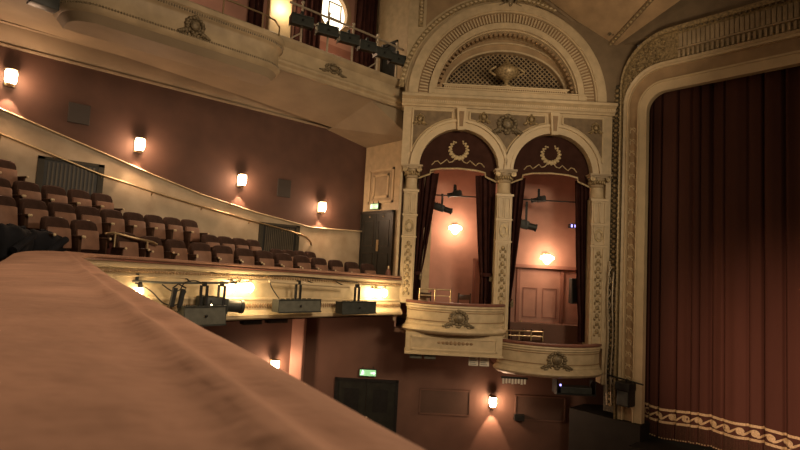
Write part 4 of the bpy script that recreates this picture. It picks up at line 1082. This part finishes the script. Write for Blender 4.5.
# lanterns in the boxes
spot(FW(1.18, 2.05, -.75), TH+rad(-8), .62, .10, .36, 'black lantern hanging inside the upper box by the curtain', tilt=rad(16), m='black')
spot(FW(3.62, 1.95, -.75), TH+rad(-10), .62, .12, .62, 'dark lantern hanging inside the lower box by the curtain', tilt=rad(14), m='grey2')
spot(FW(4.0, 2.36, -.9), TH+rad(160), .42, .08, .25, 'small black lantern at the top of the lower box', tilt=rad(10), m='black')
spot(FW(1.55, 2.36, -.9), TH+rad(160), .42, .08, .22, 'small black lantern at the top of the upper box', tilt=rad(10), m='black')
for x0, x1, l in ((.5, 2.6, 'lantern bar across the top of the upper box'), (3.1, 5.2, 'lantern bar across the top of the lower box')):
    t = thing('lantern_bar', l, 'bar', FW(x0, 2.05+.02, -.75), TH); MB().tube([(-.45, 0, 0), (x1-x0+.4, 0, 0)], .02, 8).build('pipe', 'black', t, 60); MB().tube([(.1, 0, 0), (.1, 0, 1.1)], .012, 6).build('hanger', 'black', t, 60)
t = thing('loudspeaker', 'dark loudspeaker on the stage-side wall of the lower box', 'speaker', FW(5.12, -.84, -.8), TH)
MB().rbox((-.16, -.14, 0), (.16, .14, .72), .015).build('cabinet', 'grey2', t); MB().box((-.13, -.152, .04), (.13, -.14, .68)).build('grille', 'black', t); MB().tube([(.1, .0, .72), (.1, .0, 1.9)], .016, 6).build('hanger', 'steel', t, 60)
o_ = MB().box((-.12, -.05, -.06), (.12, .05, .06)).build('indicator_panel', 'black'); tag(o_, 'small panel of blue indicator lights inside the lower box', 'indicator'); o_.location = FW(4.99, 1.38, -.8); o_.rotation_euler.z = TH
for x in (-.05, .05): MB().box((x-.022, -.06, -.04), (x+.022, -.05, .04)).build('indicator_light', 'bluelight', o_)
# brass rails and chairs in the boxes
def box_rail(u0, u1, z, h, n_, label):
    t = thing('box_rail', label, 'rail', FW(u0, z, .18), TH)
    L = u1-u0; MB().tube([(0, 0, h), (L, 0, h)], .02, 6).build('top_rail', 'brass', t, 60); MB().tube([(0, 0, h*.45), (L, 0, h*.45)], .014, 6).build('mid_rail', 'brass', t, 60)
    for k in range(n_): MB().tube([(L*k/(n_-1), 0, -.02), (L*k/(n_-1), 0, h+.02)], .02, 6).build('post', 'brass', t, 60)
box_rail(.62, 1.45, -.90, .30, 3, 'brass rail on the upper box ledge')
box_rail(3.0, 3.95, -1.80, .22, 4, 'brass rail on the lower box ledge')
def make_chair(label):
    t = thing('box_chair', label, 'chair')
    MB().rbox((-.2, -.2, .43), (.2, .2, .48), .015).build('seat', 'railred', t, 40)
    for x in (-.18, .18):
        MB().tube([(x, -.18, 0), (x, -.18, .44)], .02, 6).build('leg', 'wood', t); MB().tube([(x, .18, 0), (x, .19, .5), (x, .23, 1.02)], .022, 6).build('leg', 'wood', t)
    MB().rbox((-.18, .185, .62), (.18, .215, .72), .01).rbox((-.18, .205, .84), (.18, .235, .98), .01).build('back_slat', 'wood', t, 40)
    return t
c0 = make_chair('dark wooden chair behind the brass rail of the upper box, by the tied curtain'); c0.location = FW(.80, -1.70, -.45); c0.rotation_euler.z = TH+rad(170)
for z_, (x, y, f, l) in ((0, (1.80, -.45, -1.70, 'dark wooden chair behind the upper box ledge, nearer the middle pilaster')), (0, (3.30, -.45, -2.58, 'dark wooden chair in the lower box by the tied curtain')), (0, (3.86, -.6, -2.58, 'dark wooden chair in the lower box below the door'))):
    dup(c0, FW(x, f+.22*0, y), TH+rad(200), l)
# bits under the boxes
t = thing('notice', 'white notices hung under the upper box base', 'notice', FW(2.28, -2.50, .10), TH)
for x in (-.14, .15): MB().box((x-.125, -.02, -.06), (x+.125, 0, .18)).build('sheet', 'paper', t)
for x in (-.14, .15):
    mb = MB()
    for k in range(4): mb.box((x-.10, -.024, -.03+k*.05), (x+.08-.03*(k % 2), -.02, -.015+k*.05))
    mb.build('print_lines', 'grey', t)
MB().box((-.3, 0, .18), (.3, .03, .24)).build('holder', 'black', t)
t = thing('light_box', 'pair of small grey fittings under the upper box base', 'light fitting', FW(.78, -2.26, .2), TH)
MB().rbox((-.34, -.1, -.16), (-.03, .1, -.02), .01).rbox((.03, -.1, -.16), (.34, .1, -.02), .01).build('body', 'grey', t); MB().box((-.3, -.02, -.02), (.3, .02, .03)).build('bracket', 'black', t)
t = thing('equipment_tray', 'black equipment tray with blue light under the lower box', 'equipment', FW(4.85, -3.02, .05), TH)
MB().box((-.52, -.2, -.15), (.52, .2, -.11)).box((-.52, -.2, -.11), (-.49, .2, .22)).box((.49, -.2, -.11), (.52, .2, .22)).build('tray', 'black', t)
MB().rbox((-.4, -.18, -.11), (.42, .16, .05), .01).build('unit', 'grey2', t); MB().ball((-.42, -.2, .1), .03).build('indicator_light', 'bluelight', t, 60)
t = thing('fitting', 'row of small pale tags hung under the lower box lip', 'tags', FW(3.18, -2.80, .35), TH)
mb = MB()
for k in range(8): mb.box((-.30+k*.08, -.01, -.14+.012*(k % 3)), (-.25+k*.08, .01, .0))
mb.build('tag_slats', 'paper', t); MB().box((-.34, -.015, 0), (.36, .015, .05)).build('holder', 'black', t)
# bottle-like fitting at the parapet end
t = thing('fire_extinguisher', 'small red extinguisher standing at the parapet end by the door', 'extinguisher', (9.55, 10.95, -.66))
MB().lathe([(.07, 0), (.075, .02), (.075, .42), (.05, .50), (.03, .53)], n=14).build('cylinder', 'railred', t, 50); MB().lathe([(.03, .53), (.035, .58), (.02, .62)], n=10).build('valve', 'brass', t, 60); MB().lathe([(.077, .2), (.077, .32)], n=14).build('label_band', 'paper', t, 60)

# ================================================================== LIGHT
W = bpy.data.worlds.new('World'); S.world = W; W.use_nodes = True
bg = W.node_tree.nodes['Background']; bg.inputs['Color'].default_value = (1, .70, .42, 1); bg.inputs['Strength'].default_value = .05
lamp('added_fill', (6.0, -3.0, 3.6), 1950, (1, .76, .50), 1.2, 'SPOT', (9.6, 10, 1.2), 68, 1.)  # unseen spot, cone shaped to light the boxes and spare the curtain
lamp('added_fill', (5.5, .5, 3.4), 230, (1, .74, .50), .9, 'AREA', (.6, 2.6, -.1))  # unseen lamp added to brighten the near cushion
lamp('added_fill', (2.6, 2.6, 5.0), 90, (1, .72, .46), 1.2, 'AREA', (2.8, 8, 0))  # unseen lamp added for the far cushion and seats
lamp('added_fill', (8.5, 3.5, 2.0), 420, (1, .74, .48), .5, 'SPOT', (12.8, 6.9, 7.2), 58, .9)  # unseen upward spot added to lift the dim vault
lamp('curtain_wash', (7.5, 1.0, -3.2), 1250, (1, .58, .38), .4, 'SPOT', (14.4, 2.6, -2.3), 54, 1.)
lamp('upper_wall_light', (6.85, 12.75, 7.0), 22, (1, .72, .42), .12)
lamp('upper_wall_light', (8.4, 12.2, 6.2), 14, (1, .62, .36), .2)
lamp('upper_wall_light', (3.4, 12.2, 6.9), 20, (1, .62, .40), .2)

# ================================================================== CAMERA
F = 525.; YAW, PITC, ROLL = rad(42.1), rad(4.35), rad(3.0)
fh = V((sin(YAW), cos(YAW), 0)); rt = V((cos(YAW), -sin(YAW), 0)); up = V((0, 0, 1))
fwd = fh*cos(PITC)+up*sin(PITC); u0 = up*cos(PITC)-fh*sin(PITC)
Rv = rt*cos(ROLL)+u0*sin(ROLL); Uv = u0*cos(ROLL)-rt*sin(ROLL)
cam = bpy.data.cameras.new('Camera'); co = bpy.data.objects.new('Camera', cam); COL.objects.link(co)
cam.sensor_width = 36; cam.lens = F*36/800; cam.clip_start = .02
co.matrix_world = Matrix(((Rv.x, Uv.x, -fwd.x, 0), (Rv.y, Uv.y, -fwd.y, 0), (Rv.z, Uv.z, -fwd.z, 0), (0, 0, 0, 1)))
cam.dof.use_dof = True; cam.dof.focus_distance = 13.; cam.dof.aperture_fstop = 5.6
S.camera = co
for o in list(S.objects):
    if o.parent is None: o.location.z += GROUND
S.view_settings.view_transform = 'Standard'; S.view_settings.look = 'None'; S.view_settings.gamma = 1.; S.view_settings.use_curve_mapping = False
S.view_settings.exposure = .6
S.cycles.use_denoising = True
S.cycles.max_bounces = 6; S.cycles.sample_clamp_indirect = 4.
